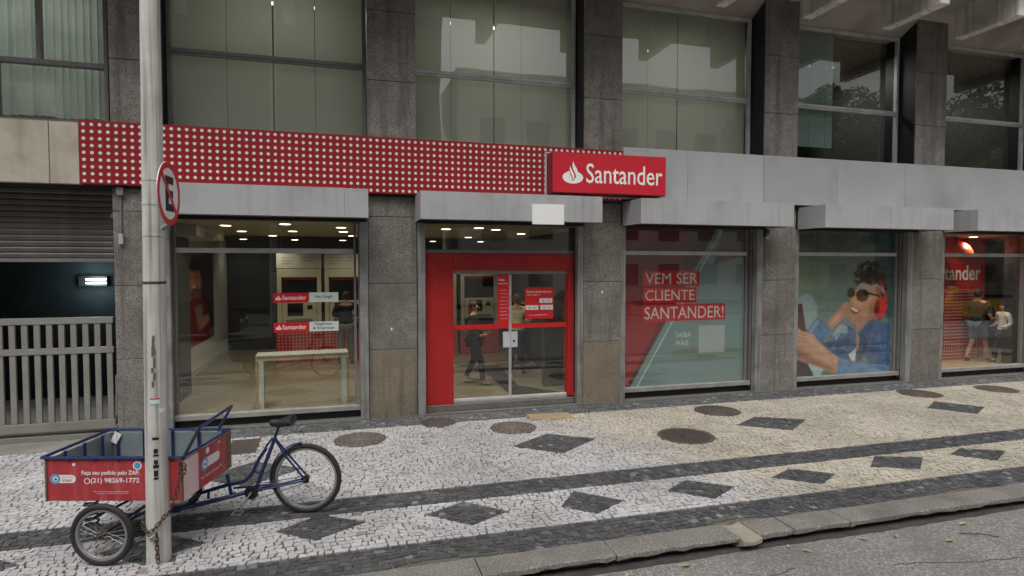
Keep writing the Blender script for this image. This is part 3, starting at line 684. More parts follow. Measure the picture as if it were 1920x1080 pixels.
MB().tube([(2.865, 9.992, 1.17), (2.865, 9.978, 1.17)], .02, 12).build('keyhole', M['dark_frame'], lp)
bx('jamb_cladding', M['black_side'], bld, -3.25, -3.19, 9.99, 10.6, .013, 3.59, 0)
for cx_, cz_ in ((.74, 1.46), (4.46, 2.02)): MB().prism([(cx_-.02, cz_), (cx_, cz_-.03), (cx_+.018, cz_+.005), (cx_+.005, cz_+.03)], 9.812, 9.816).build('paint_chip', M['print_white'], bld)
# interior shell
itr = bpy.data.objects.new('banking_hall', None); C.objects.link(itr); itr.parent = bld
bx('hall_floor', M['int_floor'], itr, -3.3, 4.44, 10.07, 18.3, .03, .122, 0)
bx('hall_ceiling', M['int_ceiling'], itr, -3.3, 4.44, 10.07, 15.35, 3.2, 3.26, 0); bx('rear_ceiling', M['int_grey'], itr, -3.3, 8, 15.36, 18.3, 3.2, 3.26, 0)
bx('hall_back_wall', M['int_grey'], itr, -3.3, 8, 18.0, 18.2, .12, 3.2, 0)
lw = bx('left_wall', M['int_white'], itr, -3.20, -3.12, 10.61, 18.0, .12, 3.2, 0)
bx('dark_wall_panel', M['int_grey'], itr, -3.118, -2.75, 10.61, 12.2, .13, 3.19, 0)
bx('skirting', M['int_white'], itr, -3.118, -3.09, 12.21, 17.9, .123, .28, .004)
bx('right_wall', M['int_grey'], itr, 4.45, 4.55, 10.61, 18, .03, 3.2, 0)
bx('ceiling_beam', M['int_white'], itr, -3.1, -2.4, 11.2, 13.6, 3.0, 3.199, .01)
dt = MB(); dt.add([(2.55, 14.0, .1225), (3.5, 13.6, .1225), (3.3, 11.2, .1225), (3.9, 10.4, .1225), (2.9, 10.4, .1225), (3.0, 12.3, .1225)], [(0, 1, 2, 5), (5, 2, 3, 4)]); dt.add([(3.2, 13.3, .1228), (4.4, 13.3, .1228), (4.4, 12.9, .1228), (3.2, 12.95, .1228)], [(0, 1, 2, 3)])
dt.build('dark_floor_path', M['int_dark_tile'], itr)
bx('dark_partition', M['int_grey'], itr, 3.75, 4.42, 10.95, 11.1, .123, 1.3, .01)
bx('hall2_floor', M['wood'], itr, 4.56, 19, 10.07, 12.4, .03, .122, 0); bx('hall2_back', M['int_red'], itr, 12.3, 16.5, 11.85, 11.9, .123, 3.2, 0)
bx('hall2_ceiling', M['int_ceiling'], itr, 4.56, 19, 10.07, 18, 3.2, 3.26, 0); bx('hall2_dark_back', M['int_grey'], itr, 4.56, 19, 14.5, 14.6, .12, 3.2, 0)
bx('hall2_divider', M['int_grey'], itr, 12.1, 12.2, 10.61, 14.4, .123, 3.2, 0)
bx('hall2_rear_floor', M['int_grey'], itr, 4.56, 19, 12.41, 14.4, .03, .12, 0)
# downlights (lit)
def downlight(x, y, lb, power=34, z=3.198):
    t = empty('downlight', lb, 'downlight', (x, y, z), 0, 'round downlights in the bank ceiling')
    MB().lathe([(.12, -.006), (.13, 0), (.09, 0), (.09, -.004)], 20).build('trim_ring', M['laminate'], t)
    MB().lathe([(.088, -.010), (.088, -.003), (.001, -.003)], 20).build('lens', M['downlight'], t)
    l = bpy.data.lights.new('downlight_beam', 'SPOT'); l.energy = power; l.spot_size = 2.5; l.spot_blend = .8; l.shadow_soft_size = .09; l.color = (1, .93, .78)
    lo = bpy.data.objects.new('downlight_beam', l); C.objects.link(lo); lo.parent = t; lo.location = (0, 0, -.03)
P_ = 38
for x, y, lb in ((-1.98, 11.38, 'bright downlight nearest the left pillar behind the first shop window'), (-2.0, 13.24, 'downlight second from the left in the front room, behind the nearest one'),
                 (-.95, 10.75, 'downlight closest to the glass, middle of the first shop window'), (-1.0, 12.95, 'downlight in the middle of the first window, second row'),
                 (-.04, 11.44, 'downlight at the right end of the first shop window, front row'), (0.0, 12.87, 'downlight at the right end of the first shop window, second row'),
                 (1.9, 11.39, 'downlight above the red side panel of the door'), (2.44, 10.9, 'downlight closest to the glass above the door'), (2.87, 11.3, 'downlight above the middle of the door, a little further in'), (3.79, 12.66, 'downlight at the right end above the door'),
                 (-1.6, 15.0, 'downlight over the left cash machine'), (.2, 14.6, 'downlight over the man at the cash machines'), (3.0, 14.6, 'downlight deep in the hall behind the door')):
    downlight(x, y, lb, P_)
for x, y, lb in ((-2.58, 17.3, 'small far downlight at the left of the dark rear ceiling'), (-1.28, 17.3, 'small far downlight in the middle of the dark rear ceiling'), (-.02, 17.3, 'small far downlight right in the dark rear ceiling'), (2.5, 17.3, 'small far downlight behind the door, left'), (3.9, 17.2, 'small far downlight behind the door, right')):
    downlight(x, y, lb, 12)
for x, y, lb in ((5.6, 11.6, 'left downlight above the red window poster'), (5.75, 12.4, 'downlight behind the left one above the red poster'), (6.9, 11.6, 'right downlight above the red window poster'),
                 (9.6, 11.6, 'downlight above the headphone poster'), (13.4, 11.2, 'left downlight over the red wall of the last window'), (14.9, 11.0, 'right downlight over the red wall of the last window')):
    downlight(x, y, lb, 120 if x > 13 else 42)

# cash machines
def atm(x, y, lb, flip=False):
    t = empty('cash_machine', lb, 'cash machine', (x, y, .122), 0, 'cash machines along the back of the hall')
    MB().box(-.52, .52, .06, .6, 0, 2.55, .01).build('cabinet', M['atm_black'], t)
    for s in (-1, 1): MB().box(s*.46-.05, s*.46+.05, -.02, .058, .78, 2.3, .008).build('side_post', M['atm'], t)
    MB().box(-.41, .41, -.02, .058, 2.08, 2.3, .008).build('head_panel', M['atm'], t)
    hd = MB().box(-.52, .52, -.03, .058, 2.302, 2.66, .004).build('notice_board', M['int_white'], t)
    for k, (a, b) in enumerate(((-.4, 'Pagamentos'), (.05, 'Transferências'))):
        for j, s_ in enumerate(('Pagamentos', 'Investimentos', 'Saldos')[:3-k]): text('board_lettering', s_, M['ink'], hd, a, -.031, 2.54-j*.07, .3-.04*j, .035)
    MB().box(-.36, .36, .03, .059, 2.02, 2.078, .004).build('red_trim', M['int_red'], t)
    fb = MB().box(-.4, .4, -.02, .059, .95, 1.5, .01).build('fascia', M['atm'], t)
    MB().box(-.28, .08, -.026, -.0205, 1.14, 1.45, .003).build('screen', M['atm_black'], fb); MB().box(.18, .3, -.03, -.0205, 1.3, 1.4, .003).build('card_reader', M['atm_black'], fb)
    MB().box(-.3, .3, -.2, -.0205, 1.0, 1.08, .01).build('shelf', M['atm_grey'], fb)
    rp = MB().box(-.54, .54, -.06, .058, .0, .776, .005).build('red_base', M['int_red'], t)
    dd = MB()
    for i in range(13):
        for j in range(9):
            cx, cz = -.48+i*.08, .07+j*.08; dd.add([(cx+.014*math.cos(PI*k/3), -.0615, cz+.014*math.sin(PI*k/3)) for k in range(6)], [tuple(range(6))])
    dd.build('base_dots', M['dot'], rp, 'stuff')
atm(-1.05, 15.4, 'cream and black cash machine on a red dotted base, left behind the stickers'); atm(.05, 15.4, 'cash machine that the man in the black jacket is using')
atm(2.35, 15.5, 'cash machine seen above the walking woman through the left door leaf'); atm(3.5, 15.6, 'cash machine furthest right behind the door, beyond the red notice')
# oak and white bar desk by the window
t = empty('bar_desk', 'light oak and white U shaped desk just behind the first shop window', 'desk', (-.68, 10.66, .122), .06)
MB().box(-.74, .74, -.14, .34, .80, .88, .003).build('desk_top', M['laminate'], t)
MB().box(-.741, .741, -.15, -.1405, .835, .882, .001).build('front_edge', M['wood'], t)
for s in (-1, 1):
    l_ = MB().box(s*.68-.06, s*.68+.06, -.14, .34, 0, .799, .003).build('leg', M['laminate'], t)
    MB().box(s*.72-.021, s*.72+.021, -.15, -.1405, 0, .799, .001).build('oak_facing', M['wood'], l_)
# security camera on ceiling
t = empty('security_camera', 'white security camera hanging from the ceiling behind the first window', 'camera', (-2.35, 11.9, 3.0))
MB().tube([(0, 0, .2), (0, 0, .05)], .015, 8).build('mount', M['plastic_grey'], t); MB().tube([(-.1, 0, .05), (.12, -.1, -.02)], [.035, .045], 12).build('camera_body', M['plastic_grey'], t)

# ------------------------------------------------------------------ printed pictures as colour grids
def pip(px, py, poly):
    ins = np.zeros(px.shape, bool); n = len(poly)
    for i in range(n):
        x0, y0 = poly[i]; x1, y1 = poly[(i+1) % n]
        if y0 == y1: continue
        c = ((y0 > py) != (y1 > py)) & (px < (x1-x0)*(py-y0)/(y1-y0)+x0); ins ^= c
    return ins.astype(float)
def blur(a, k=1):
    for _ in range(k):
        a = (a+np.roll(a, 1, 0)+np.roll(a, -1, 0)+np.roll(a, 1, 1)+np.roll(a, -1, 1))/5
    return a
def fnoise(shape, s, seed):
    r_ = np.random.RandomState(seed); g_ = r_.rand(int(shape[0]/s)+3, int(shape[1]/s)+3)
    yy, xx = np.mgrid[0:shape[0], 0:shape[1]]/s; i = yy.astype(int); j = xx.astype(int); a = yy-i; b = xx-j
    return (g_[i, j]*(1-a)*(1-b)+g_[i+1, j]*a*(1-b)+g_[i, j+1]*(1-a)*b+g_[i+1, j+1]*a*b)
class Paint:
    def __init__(s, x0, x1, y0, y1, w, h):
        s.X, s.Y = np.meshgrid(np.linspace(x0, x1, w), np.linspace(y1, y0, h)); s.img = np.zeros((h, w, 3)); s.w = w; s.h = h   # row 0 = bottom of picture
    def fill(s, col): s.img[:] = lin(col)[:3]
    def lay(s, m, col, op=1.0):
        c = np.array(lin(col)[:3]); m = (m*op)[..., None]; s.img = s.img*(1-m)+c*m
    def poly(s, pts, col, soft=1, op=1, noise=0, ns=4, seed=1, crisp=0):
        m = blur(pip(s.X, s.Y, pts), soft); s.lay(m, col, op)
        if noise: s.img *= 1+((fnoise(s.X.shape, ns, seed)-.5)*noise*m)[..., None]
    def ell(s, cx, cy, rx, ry, col, rot=0, soft=1, op=1, noise=0, ns=3, seed=1):
        dx, dy = s.X-cx, s.Y-cy; a = math.radians(rot); u = dx*math.cos(a)+dy*math.sin(a); v_ = -dx*math.sin(a)+dy*math.cos(a)
        m = blur(((u/rx)**2+(v_/ry)**2 < 1).astype(float), soft); s.lay(m, col, op)
        if noise: s.img *= 1+((fnoise(s.X.shape, ns, seed)-.5)*noise*m)[..., None]
    def mesh(s, name, w, h):
        """grid in XZ facing -Y, lower left at origin"""
        xs_, zs_ = np.meshgrid(np.linspace(0, w, s.w), np.linspace(0, h, s.h)); n = s.w*s.h
        co = np.zeros((n, 3)); co[:, 0] = xs_.ravel(); co[:, 2] = zs_.ravel()
        i = np.arange(n).reshape(s.h, s.w); fc = np.stack([i[:-1, :-1], i[:-1, 1:], i[1:, 1:], i[1:, :-1]], -1).reshape(-1, 4)
        me = bpy.data.meshes.new(name); me.vertices.add(n); me.vertices.foreach_set('co', co.ravel())
        me.loops.add(fc.size); me.loops.foreach_set('vertex_index', fc.ravel().astype(np.int32))
        me.polygons.add(len(fc)); me.polygons.foreach_set('loop_start', np.arange(0, fc.size, 4, dtype=np.int32)); me.update(); me.validate()
        at = me.attributes.new('Col', 'FLOAT_COLOR', 'POINT'); col = np.ones((n, 4), np.float32); col[:, :3] = np.clip(s.img, 0, 1).reshape(-1, 3)
        at.data.foreach_set('color', col.ravel()); me.materials.append(M['print']); return me
# woman with headphones
P1 = Paint(120, 665, 190, 935, 250, 330); P1.fill((126, 142, 136))
P1.img *= (1-.25*np.clip((P1.X-400)/260, 0, 1))[..., None]; P1.ell(640, 330, 90, 320, (28, 78, 84), soft=14, op=.85); P1.ell(640, 220, 120, 60, (18, 80, 82), soft=14, op=.8)
P1.ell(330, 240, 200, 50, (86, 92, 78), soft=10, op=.7); P1.ell(230, 420, 90, 80, (150, 158, 130), soft=12, op=.5); P1.ell(190, 600, 60, 90, (176, 196, 198), soft=10, op=.6)
for k in range(110):
    a = random.uniform(-PI, .2); rr = random.uniform(.1, 1); P1.ell(538+96*rr*math.cos(a), 432+88*rr*math.sin(a), random.uniform(8, 17), random.uniform(7, 14), random.choice([(52, 38, 32), (74, 54, 44), (34, 26, 24), (92, 66, 52)]), soft=1, op=.9)
P1.poly([(560, 440), (625, 470), (630, 600), (590, 660), (560, 640)], (40, 28, 26), 2)
P1.poly([(462, 700), (452, 645), (560, 600), (585, 690), (520, 830), (462, 810)], (188, 134, 112), 2, noise=.15, ns=8)
P1.poly([(470, 470), (500, 438), (550, 440), (590, 480), (596, 560), (572, 625), (530, 660), (480, 672), (440, 662), (418, 630), (424, 596), (414, 578), (430, 540), (440, 500)], (214, 160, 134), 2, noise=.12, ns=10)
P1.ell(565, 600, 40, 70, (150, 98, 80), 12, 10, .55); P1.ell(470, 560, 26, 30, (232, 182, 156), 0, 8, .6); P1.ell(500, 652, 60, 16, (160, 106, 88), -6, 6, .6); P1.ell(455, 636, 44, 20, (190, 122, 104), -8, 3, .5); P1.poly([(560, 470), (596, 500), (590, 600), (560, 640), (575, 560)], (164, 110, 92), 4, .8)
P1.ell(520, 470, 46, 20, (196, 190, 194), 10, 3, .6)
P1.poly([(410, 570), (402, 583), (420, 592), (432, 586), (434, 560)], (206, 148, 122), 1)
P1.poly([(424, 577), (470, 594), (478, 604), (466, 616), (446, 618), (428, 603)], (108, 40, 40), 1); P1.poly([(428, 580), (468, 597), (470, 607), (450, 607), (432, 594)], (246, 240, 232), 1)
P1.ell(490, 522, 40, 38, (196, 176, 160), 0, 1); P1.ell(490, 522, 35, 33, (34, 24, 28), 0, 1); P1.ell(500, 534, 20, 14, (92, 64, 58), 0, 5, .6); P1.ell(428, 508, 22, 26, (84, 66, 40), 0, 1); P1.poly([(520, 505), (590, 525), (590, 533), (520, 516)], (30, 22, 22), 1); P1.ell(480, 512, 14, 10, (86, 66, 66), 0, 2, .6)
for k in range(60):
    P1.ell(random.uniform(452, 615), random.uniform(405, 455)+abs(random.gauss(0, 6)), random.uniform(7, 13), random.uniform(6, 11), random.choice([(46, 34, 30), (70, 50, 42), (34, 26, 24)]), soft=1, op=.8)
P1.poly([(575, 445), (600, 450), (628, 520), (628, 600), (606, 600), (606, 520), (588, 470)], (156, 60, 74), 1); P1.poly([(590, 468), (612, 500), (612, 520), (596, 500)], (200, 196, 204), 1, .8)
P1.ell(590, 590, 34, 56, (206, 34, 52), 8, 1); P1.ell(606, 600, 18, 46, (232, 52, 66), 8, 1); P1.ell(572, 586, 14, 38, (130, 20, 34), 8, 2)
P1.poly([(300, 655), (345, 610), (392, 560), (412, 560), (432, 600), (424, 622), (388, 640), (322, 700)], (206, 150, 124), 2, noise=.14, ns=8); P1.poly([(380, 572), (410, 556), (430, 590), (420, 612)], (220, 168, 142), 2)
for k in range(4): P1.poly([(400+k*5, 566+k*13), (428, 572+k*12), (428, 577+k*12), (400+k*5, 572+k*13)], (150, 100, 80), 1, .6)
P1.poly([(196, 700), (248, 632), (312, 672), (316, 706), (280, 770), (262, 760)], (92, 128, 168), 1, noise=.5, ns=6, seed=3); P1.poly([(206, 702), (250, 645), (262, 652), (222, 716)], (150, 178, 204), 2, .7)
P1.poly([(262, 764), (330, 756), (402, 668), (452, 700), (470, 840), (430, 860), (350, 840)], (74, 104, 148), 1, noise=.7, ns=7, seed=4); P1.poly([(334, 720), (372, 670), (410, 680), (414, 720), (376, 716), (352, 756)], (172, 190, 208), 2, .8); P1.poly([(290, 770), (420, 742), (432, 770), (330, 800)], (36, 54, 92), 3, .6)
P1.poly([(470, 720), (520, 660), (560, 650), (600, 664), (646, 668), (652, 930), (368, 930), (366, 848), (450, 862), (540, 900), (500, 820)], (62, 94, 142), 1, noise=.7, ns=9, seed=5); P1.poly([(552, 690), (640, 680), (646, 900), (590, 900)], (30, 84, 158), 5, .6); P1.poly([(488, 716), (540, 665), (552, 690), (500, 850), (470, 890), (456, 880)], (38, 62, 112), 2, .8)
P1.poly([(420, 830), (462, 800), (456, 880), (440, 870)], (222, 220, 214), 1)
P1.poly([(132, 660), (180, 700), (232, 716), (262, 762), (372, 848), (360, 922), (330, 918), (240, 880), (132, 830)], (212, 162, 136), 2, noise=.14, ns=12); P1.poly([(132, 780), (240, 850), (350, 915), (240, 884), (132, 834)], (170, 112, 90), 4, .7)
for k in range(4): P1.poly([(132, 676+k*22), (200+k*6, 706+k*16), (200+k*6, 711+k*16), (132, 682+k*22)], (160, 108, 86), 1, .6)
for k in range(26):
    x_, y_ = random.uniform(480, 640), random.uniform(690, 900); P1.poly([(x_, y_), (x_+random.uniform(8, 30), y_+random.uniform(20, 60)), (x_+random.uniform(10, 34), y_+random.uniform(20, 60)), (x_+5, y_)], random.choice([(96, 136, 184), (36, 62, 112), (120, 154, 194)]), 2, .45)
for k in range(16):
    x_, y_ = random.uniform(290, 430), random.uniform(710, 830); P1.poly([(x_, y_), (x_+random.uniform(20, 40), y_-random.uniform(5, 30)), (x_+random.uniform(20, 40), y_-random.uniform(0, 20)), (x_+5, y_+5)], random.choice([(130, 160, 196), (40, 60, 100)]), 2, .5)
P1.poly([(366, 848), (410, 856), (520, 884), (650, 900), (652, 935), (360, 935)], (108, 146, 188), 1, noise=.5, ns=8, seed=7)
P1.poly([(132, 556), (172, 560), (194, 700), (176, 700), (132, 662)], (92, 44, 40), 1, noise=.2); P1.poly([(120, 835), (210, 868), (240, 935), (120, 935)], (42, 32, 34), 2); P1.poly([(206, 866), (290, 900), (270, 935), (242, 935)], (188, 214, 212), 2)
P1.poly([(150, 770), (245, 838), (350, 900), (355, 918), (240, 876), (140, 825)], (140, 92, 74), 8, .5); P1.ell(250, 770, 80, 16, (232, 190, 166), 38, 8, .5); P1.ell(350, 640, 50, 10, (232, 188, 162), -42, 6, .5); P1.img = blur(P1.img, 1)
P1.img *= (1+.30*(fnoise(P1.X.shape, 2, 11)-.5)+.12*(fnoise(P1.X.shape, 18, 12)-.5))[..., None]
t = empty('window_poster', 'poster of a laughing woman with curly hair, sunglasses and red headphones', 'poster', (8.76, 10.048, .2)); o = put('print', P1.mesh('poster_print', 2.62, 3.0), None, t)
MB().box(0, 2.62, .002, .005, 0, 3.0).build('poster_sheet', M['poster_white'], t)
# red and teal poster of the third window
t = empty('window_poster', 'red and pale teal window poster with the words VEM SER CLIENTE SANTANDER!', 'poster', (4.93, 10.048, .2))
PW, PH = 2.68, 3.0
P2 = Paint(118, 740, 190, 1000, 200, 240); P2.fill((128, 152, 154))
P2.poly([(118, 190), (592, 190), (165, 1000), (118, 1000)], (118, 34, 42), 1); P2.poly([(118, 540), (318, 640), (150, 1000), (118, 1000)], (158, 40, 48), 1)
P2.poly([(440, 190), (592, 190), (165, 1000), (148, 1000), (400, 560)], (88, 48, 50), 1); P2.poly([(624, 190), (740, 190), (740, 330), (575, 380)], (96, 66, 62), 4, .8)
P2.poly([(560, 380), (740, 340), (740, 650), (520, 640), (470, 560)], (140, 152, 158), 8, .7); P2.ell(560, 840, 200, 30, (116, 130, 104), 0, 10, .7)
P2.poly([(619, 190), (624, 190), (203, 1000), (197, 1000)], (214, 218, 214), 0)
put('print', P2.mesh('poster_print', PW, PH), None, t); MB().box(0, PW, .002, .005, 0, PH).build('poster_sheet', M['poster_white'], t)
def strip(x0, x1, z0, z1, y=-.002): return MB().box(x0, x1, y, y+.0015, z0, z1)
ox, oz = 4.93, .2
for (x0, x1, z0, z1, tx) in ((5.40, 6.60, 2.10, 2.40, 'VEM SER'), (5.40, 6.54, 1.785, 2.075, 'CLIENTE'), (5.39, 7.19, 1.435, 1.755, 'SANTANDER!')):
    s_ = strip(x0-ox, x1-ox, z0-oz, z1-oz).build('red_strip', M['poster_red'], t)
    text('lettering', tx, M['poster_white'], s_, x0-ox+.045, -.0025, z0-oz+.045, x1-x0-.09, z1-z0-.09, .001)
text('lettering', 'SAIBA', M['poster_white'], t, 6.10-ox, -.001, 1.115-oz, .33, .10, .001); text('lettering', 'MAIS', M['poster_white'], t, 6.11-ox, -.001, .955-oz, .27, .10, .001)
MB().box(6.10-ox, 6.45-ox, -.002, -.001, .88-oz, .885-oz).prism([(6.45-ox, .865-oz), (6.49-ox, .883-oz), (6.45-ox, .90-oz)], -.002, -.001).build('red_arrow', M['poster_red'], t)
strip(6.60-ox, 7.18-ox, .80-oz, 1.33-oz).build('blank_square', mat('pale_grey_card', (176, 184, 182), .5, var=.04), t)
# portrait poster on the left inner wall
P3 = Paint(0, 100, 0, 200, 60, 120); P3.fill((122, 92, 66)); P3.poly([(60, 0), (100, 0), (100, 200), (55, 200)], (44, 30, 26), 6)
P3.poly([(10, 120), (40, 95), (70, 110), (90, 200), (0, 200)], (112, 30, 36), 2); P3.ell(46, 40, 21, 26, (26, 20, 20), 0, 2); P3.ell(40, 66, 18, 32, (176, 122, 92), 0, 2); P3.ell(42, 90, 14, 9, (60, 42, 36), 0, 2, .8); P3.ell(40, 37, 17, 9, (26, 20, 20), 0, 2); P3.ell(37, 78, 5, 2.5, (226, 216, 208), 0, 1)
P3.ell(32, 58, 3, 2, (30, 22, 20)); P3.ell(46, 58, 3, 2, (30, 22, 20)); P3.ell(64, 44, 8, 20, (26, 20, 20), 0, 2)
P3.poly([(38, 120), (60, 118), (66, 170), (48, 172)], (120, 108, 98), 2); P3.poly([(50, 150), (80, 142), (84, 160), (56, 172)], (168, 116, 88), 2)
t = empty('wall_poster', 'tall brown and red portrait poster of a smiling bearded man on the inner left wall', 'poster', (-3.115, 13.0, .75), PI/2)
me = P3.mesh('poster_print', 3.2, 2.1); o = put('print', me, None, t); MB().box(0, 3.2, .0015, .004, 0, 2.1).build('poster_sheet', M['poster_white'], t)

# stickers on the first window
def flame(parent, x, y, z, s, m, mbg):
    """ellipse with two flame tongues, s = ellipse width"""
    n = 28; k = s/220
    e = MB(); e.prism([(x+110*k*math.cos(2*PI*i/n), z+62*k*math.sin(2*PI*i/n)) for i in range(n)], y-.001, y); e.build('emblem_base', m, parent)
    T = lambda pts: [(x+(a-412)*k, z-(b-398)*k) for a, b in pts]
    c = MB(); c.prism(T([(374, 330), (398, 318), (462, 326), (455, 372), (446, 392), (414, 440), (404, 425), (400, 400), (385, 372)]), y-.002, y-.0011); c.build('emblem_gap', mbg, parent)
    a = MB(); a.prism(T([(416, 235), (419, 255), (434, 282), (452, 308), (461, 334), (466, 345), (490, 352), (462, 380), (446, 392), (441, 368), (428, 342), (412, 312), (406, 285), (409, 258)]), y-.0031, y-.0021)
    a.prism(T([(383, 284), (388, 305), (404, 332), (420, 358), (428, 385), (424, 410), (416, 432), (409, 400), (396, 368), (382, 340), (377, 312)]), y-.0031, y-.0021)
    a.prism(T([(360, 336), (374, 345), (386, 378), (402, 412), (408, 436), (380, 420), (356, 380)]), y-.0031, y-.0021)
    a.build('emblem_flame', m, parent)
for z, l1, l2, lb in ((1.905, 'Van Gogh', None, 'upper red and white window sticker reading Santander Van Gogh'), (1.435, 'Negócios', '& Empresas', 'lower red and white window sticker reading Santander Negócios & Empresas')):
    t = empty('window_sticker', lb, 'sticker', (-1.075, YG-.004, z), 0, 'stickers on the first shop window')
    MB().box(0, .525, -.001, 0, 0, .155).build('red_field', M['poster_red'], t); MB().box(.535, .985, -.001, 0, .003, .158).build('white_field', M['poster_white'], t)
    flame(t, .075, -.002, .062, .085, M['sign_white'], M['poster_red']); text('lettering', 'Santander', M['sign_white'], t, .13, -.0015, .045, .36, .07, .001, .01)
    if l2: text('lettering', l1, M['ink'], t, .62, -.0015, .088, .26, .058, .0005, .01); text('lettering', l2, M['ink'], t, .59, -.0015, .022, .33, .056, .0005, .01)
    else: text('lettering', l1, M['ink'], t, .62, -.0015, .055, .27, .062, .0005, .01)
# notices on the door
t = empty('door_notice', 'tall narrow red notice on the left door leaf', 'notice', (2.57, 10.012, 1.476)); MB().box(0, .21, -.001, 0, 0, .86).build('notice_sheet', M['poster_red'], t)
text('lettering', 'Seja', M['sign_white'], t, .02, -.0015, .74, .11, .05, .0005, .01); text('lettering', 'bem-vindo', M['sign_white'], t, .02, -.0015, .69, .16, .03, .0005)
for k in range(9): text('lettering', random.choice(['atendimento', 'horario', 'segunda a sexta', 'informe', 'consulte']), M['print_white'], t, .04+.01*(k % 3), -.0015, .58-k*.062, .12+.02*(k % 2), .018, .0005)
t = empty('door_notice', 'square red opening hours notice with three white boxes on the right door leaf', 'notice', (3.07, 10.012, 1.55)); MB().box(0, .53, -.001, 0, 0, .55, 0).build('notice_sheet', M['poster_red'], t)
text('lettering', 'Horário de Atendimento', M['sign_white'], t, .03, -.0015, .46, .46, .045, .0005)
text('lettering', 'desta agência', M['sign_white'], t, .03, -.0015, .41, .25, .03, .0005)
for a, b in ((.27, .28), (.01, .16), (.285, .16)): MB().box(a, a+.24, -.0015, -.0011, b, b+.08).build('white_box', M['poster_white'], t); text('lettering', '10h - 16h', M['ink'], t, a+.05, -.002, b+.02, .14, .035, .0005)
text('lettering', 'bancoatendimento', M['print_white'], t, .08, -.0015, .06, .34, .02, .0005)

# ------------------------------------------------------------------ lightbox sign
t = empty('bank_sign', 'red illuminated style box sign with white emblem and the word Santander', 'sign', (3.36, 9.695, 3.705))
fr = MB(); fr.box(-.035, 2.115, -.04, .004, -.025, .0, .003).box(-.035, 2.115, -.04, .004, .70, .725, .003).box(-.035, -.01, -.04, .004, .001, .699, .003); fr.build('mounting_frame', M['alu'], t)
bd = MB().box(0, 2.12, -.30, -.0, .01, .69, .01).build('sign_box', M['sign_edge'], t)
fc = MB().box(.008, 2.112, -.306, -.3005, .02, .68, .002).build('sign_face', M['sign_red'], t)
flame(t, .36, -.3065, .27, .37, M['sign_white'], M['sign_red'])
text('lettering', 'Santander', M['sign_white'], t, .60, -.3065, .185, 1.44, .33, .003, .006, 1.0)
# white plate hanging on the box over the door
t = MB().box(-.27, .27, -.006, 0, 0, .325, .002).build('blank_plate', M['white_plate']); t.location = (3.18, 9.092, 3.155); t.rotation_euler = (0, 0, -.02)
tag(t, 'blank white rectangular plate on the awning box above the door', 'plate')
# lettering wall in the last window
t = empty('wall_sign', 'white letters on the red wall inside the last window at the right', 'sign', (14.42, 11.84, 2.1)); text('lettering', 'Santander', M['sign_white'], t, 0, 0, 0, 1.9, .40, .012, .02)
t = empty('red_counter', 'red counter panel with rows of pale dots inside the last window', 'counter', (13.0, 11.3, .123)); MB().box(0, 2.6, 0, .3, 0, 1.75, .01).build('panel', M['int_red'], t)
dd = MB()
for i in range(31):
    for j in range(21):
        cx, cz = .05+i*.082, .06+j*.082; dd.add([(cx+.023*math.cos(PI*k/3), -.002, cz+.023*math.sin(PI*k/3)) for k in range(6)], [tuple(range(6))])
dd.build('panel_dots', M['dot'], t, 'stuff')
t = empty('pendant_lamp', 'orange dome lamp hanging inside the last window at the right', 'lamp', (14.75, 11.3, 2.75))
MB().lathe([(.36, -.02), (.34, .1), (.26, .24), (.12, .34), (.03, .38)], 24).build('lamp_shade', mat('orange_shade', (226, 70, 30), .5), t); MB().tube([(0, 0, .37), (0, 0, .44)], .01, 6).build('cord', M['black'], t)

# ------------------------------------------------------------------ gate bay
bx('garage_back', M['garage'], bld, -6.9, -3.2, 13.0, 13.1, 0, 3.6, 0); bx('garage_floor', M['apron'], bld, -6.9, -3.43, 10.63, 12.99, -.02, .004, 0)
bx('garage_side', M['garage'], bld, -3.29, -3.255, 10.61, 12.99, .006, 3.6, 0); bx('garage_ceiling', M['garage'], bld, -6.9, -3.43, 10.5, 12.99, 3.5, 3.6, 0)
t = empty('roller_shutter', 'half lowered dark steel roller shutter above the gate', 'shutter', (0, 0, 0))
sp = [(0, 0), (-.012, .006), (-.02, .022), (-.02, .062), (-.012, .078), (0, .084), (.006, .084), (.006, 0)]
sm_ = MB(); sm_.add([(-6.85, y, z) for y, z in sp]+[(-3.30, y, z) for y, z in sp], [(i, (i+1) % 8, 8+(i+1) % 8, 8+i) for i in range(8)]+[tuple(range(8)), tuple(range(8, 16))[::-1]])
sl0 = sm_.build('slat', M['shutter'], t); sl0.location = (0, 10.25, 2.60)
for k in range(1, 13): inst(sl0, t, (0, 10.25, 2.60+k*.086))
bx('bottom_bar', M['alu_dark'], t, -6.85, -3.30, 10.22, 10.27, 2.545, 2.598, .004)
for x in (-6.9, -3.275): bx('guide_rail', M['dark_frame'], t, x-.02, x+.02, 10.19, 10.31, .01, 3.6, .003)
t = empty('sliding_gate', 'grey painted steel gate of wide upright bars under the roller shutter', 'gate', (0, 10.12, 0))
for z0, z1, nm in ((1.64, 1.735, 'top_rail'), (1.20, 1.29, 'middle_rail'), (.07, .20, 'bottom_rail')): bx(nm, M['gate'], t, -6.8, -3.31, -.03, .03, z0, z1, .004)
g1 = MB().box(-.038, .038, -.02, .02, .2015, 1.1985, .004).build('bar', M['gate'], t); g2 = MB().box(-.038, .038, -.02, .02, 1.2915, 1.6385, .004).build('bar', M['gate'], t)
k = 0; x = -3.37
while x > -6.8:
    if k == 0: g1.location = (x, 0, 0); g2.location = (x, 0, 0)
    else: inst(g1, t, (x, 0, 0)); inst(g2, t, (x, 0, 0))
    k += 1; x -= .152
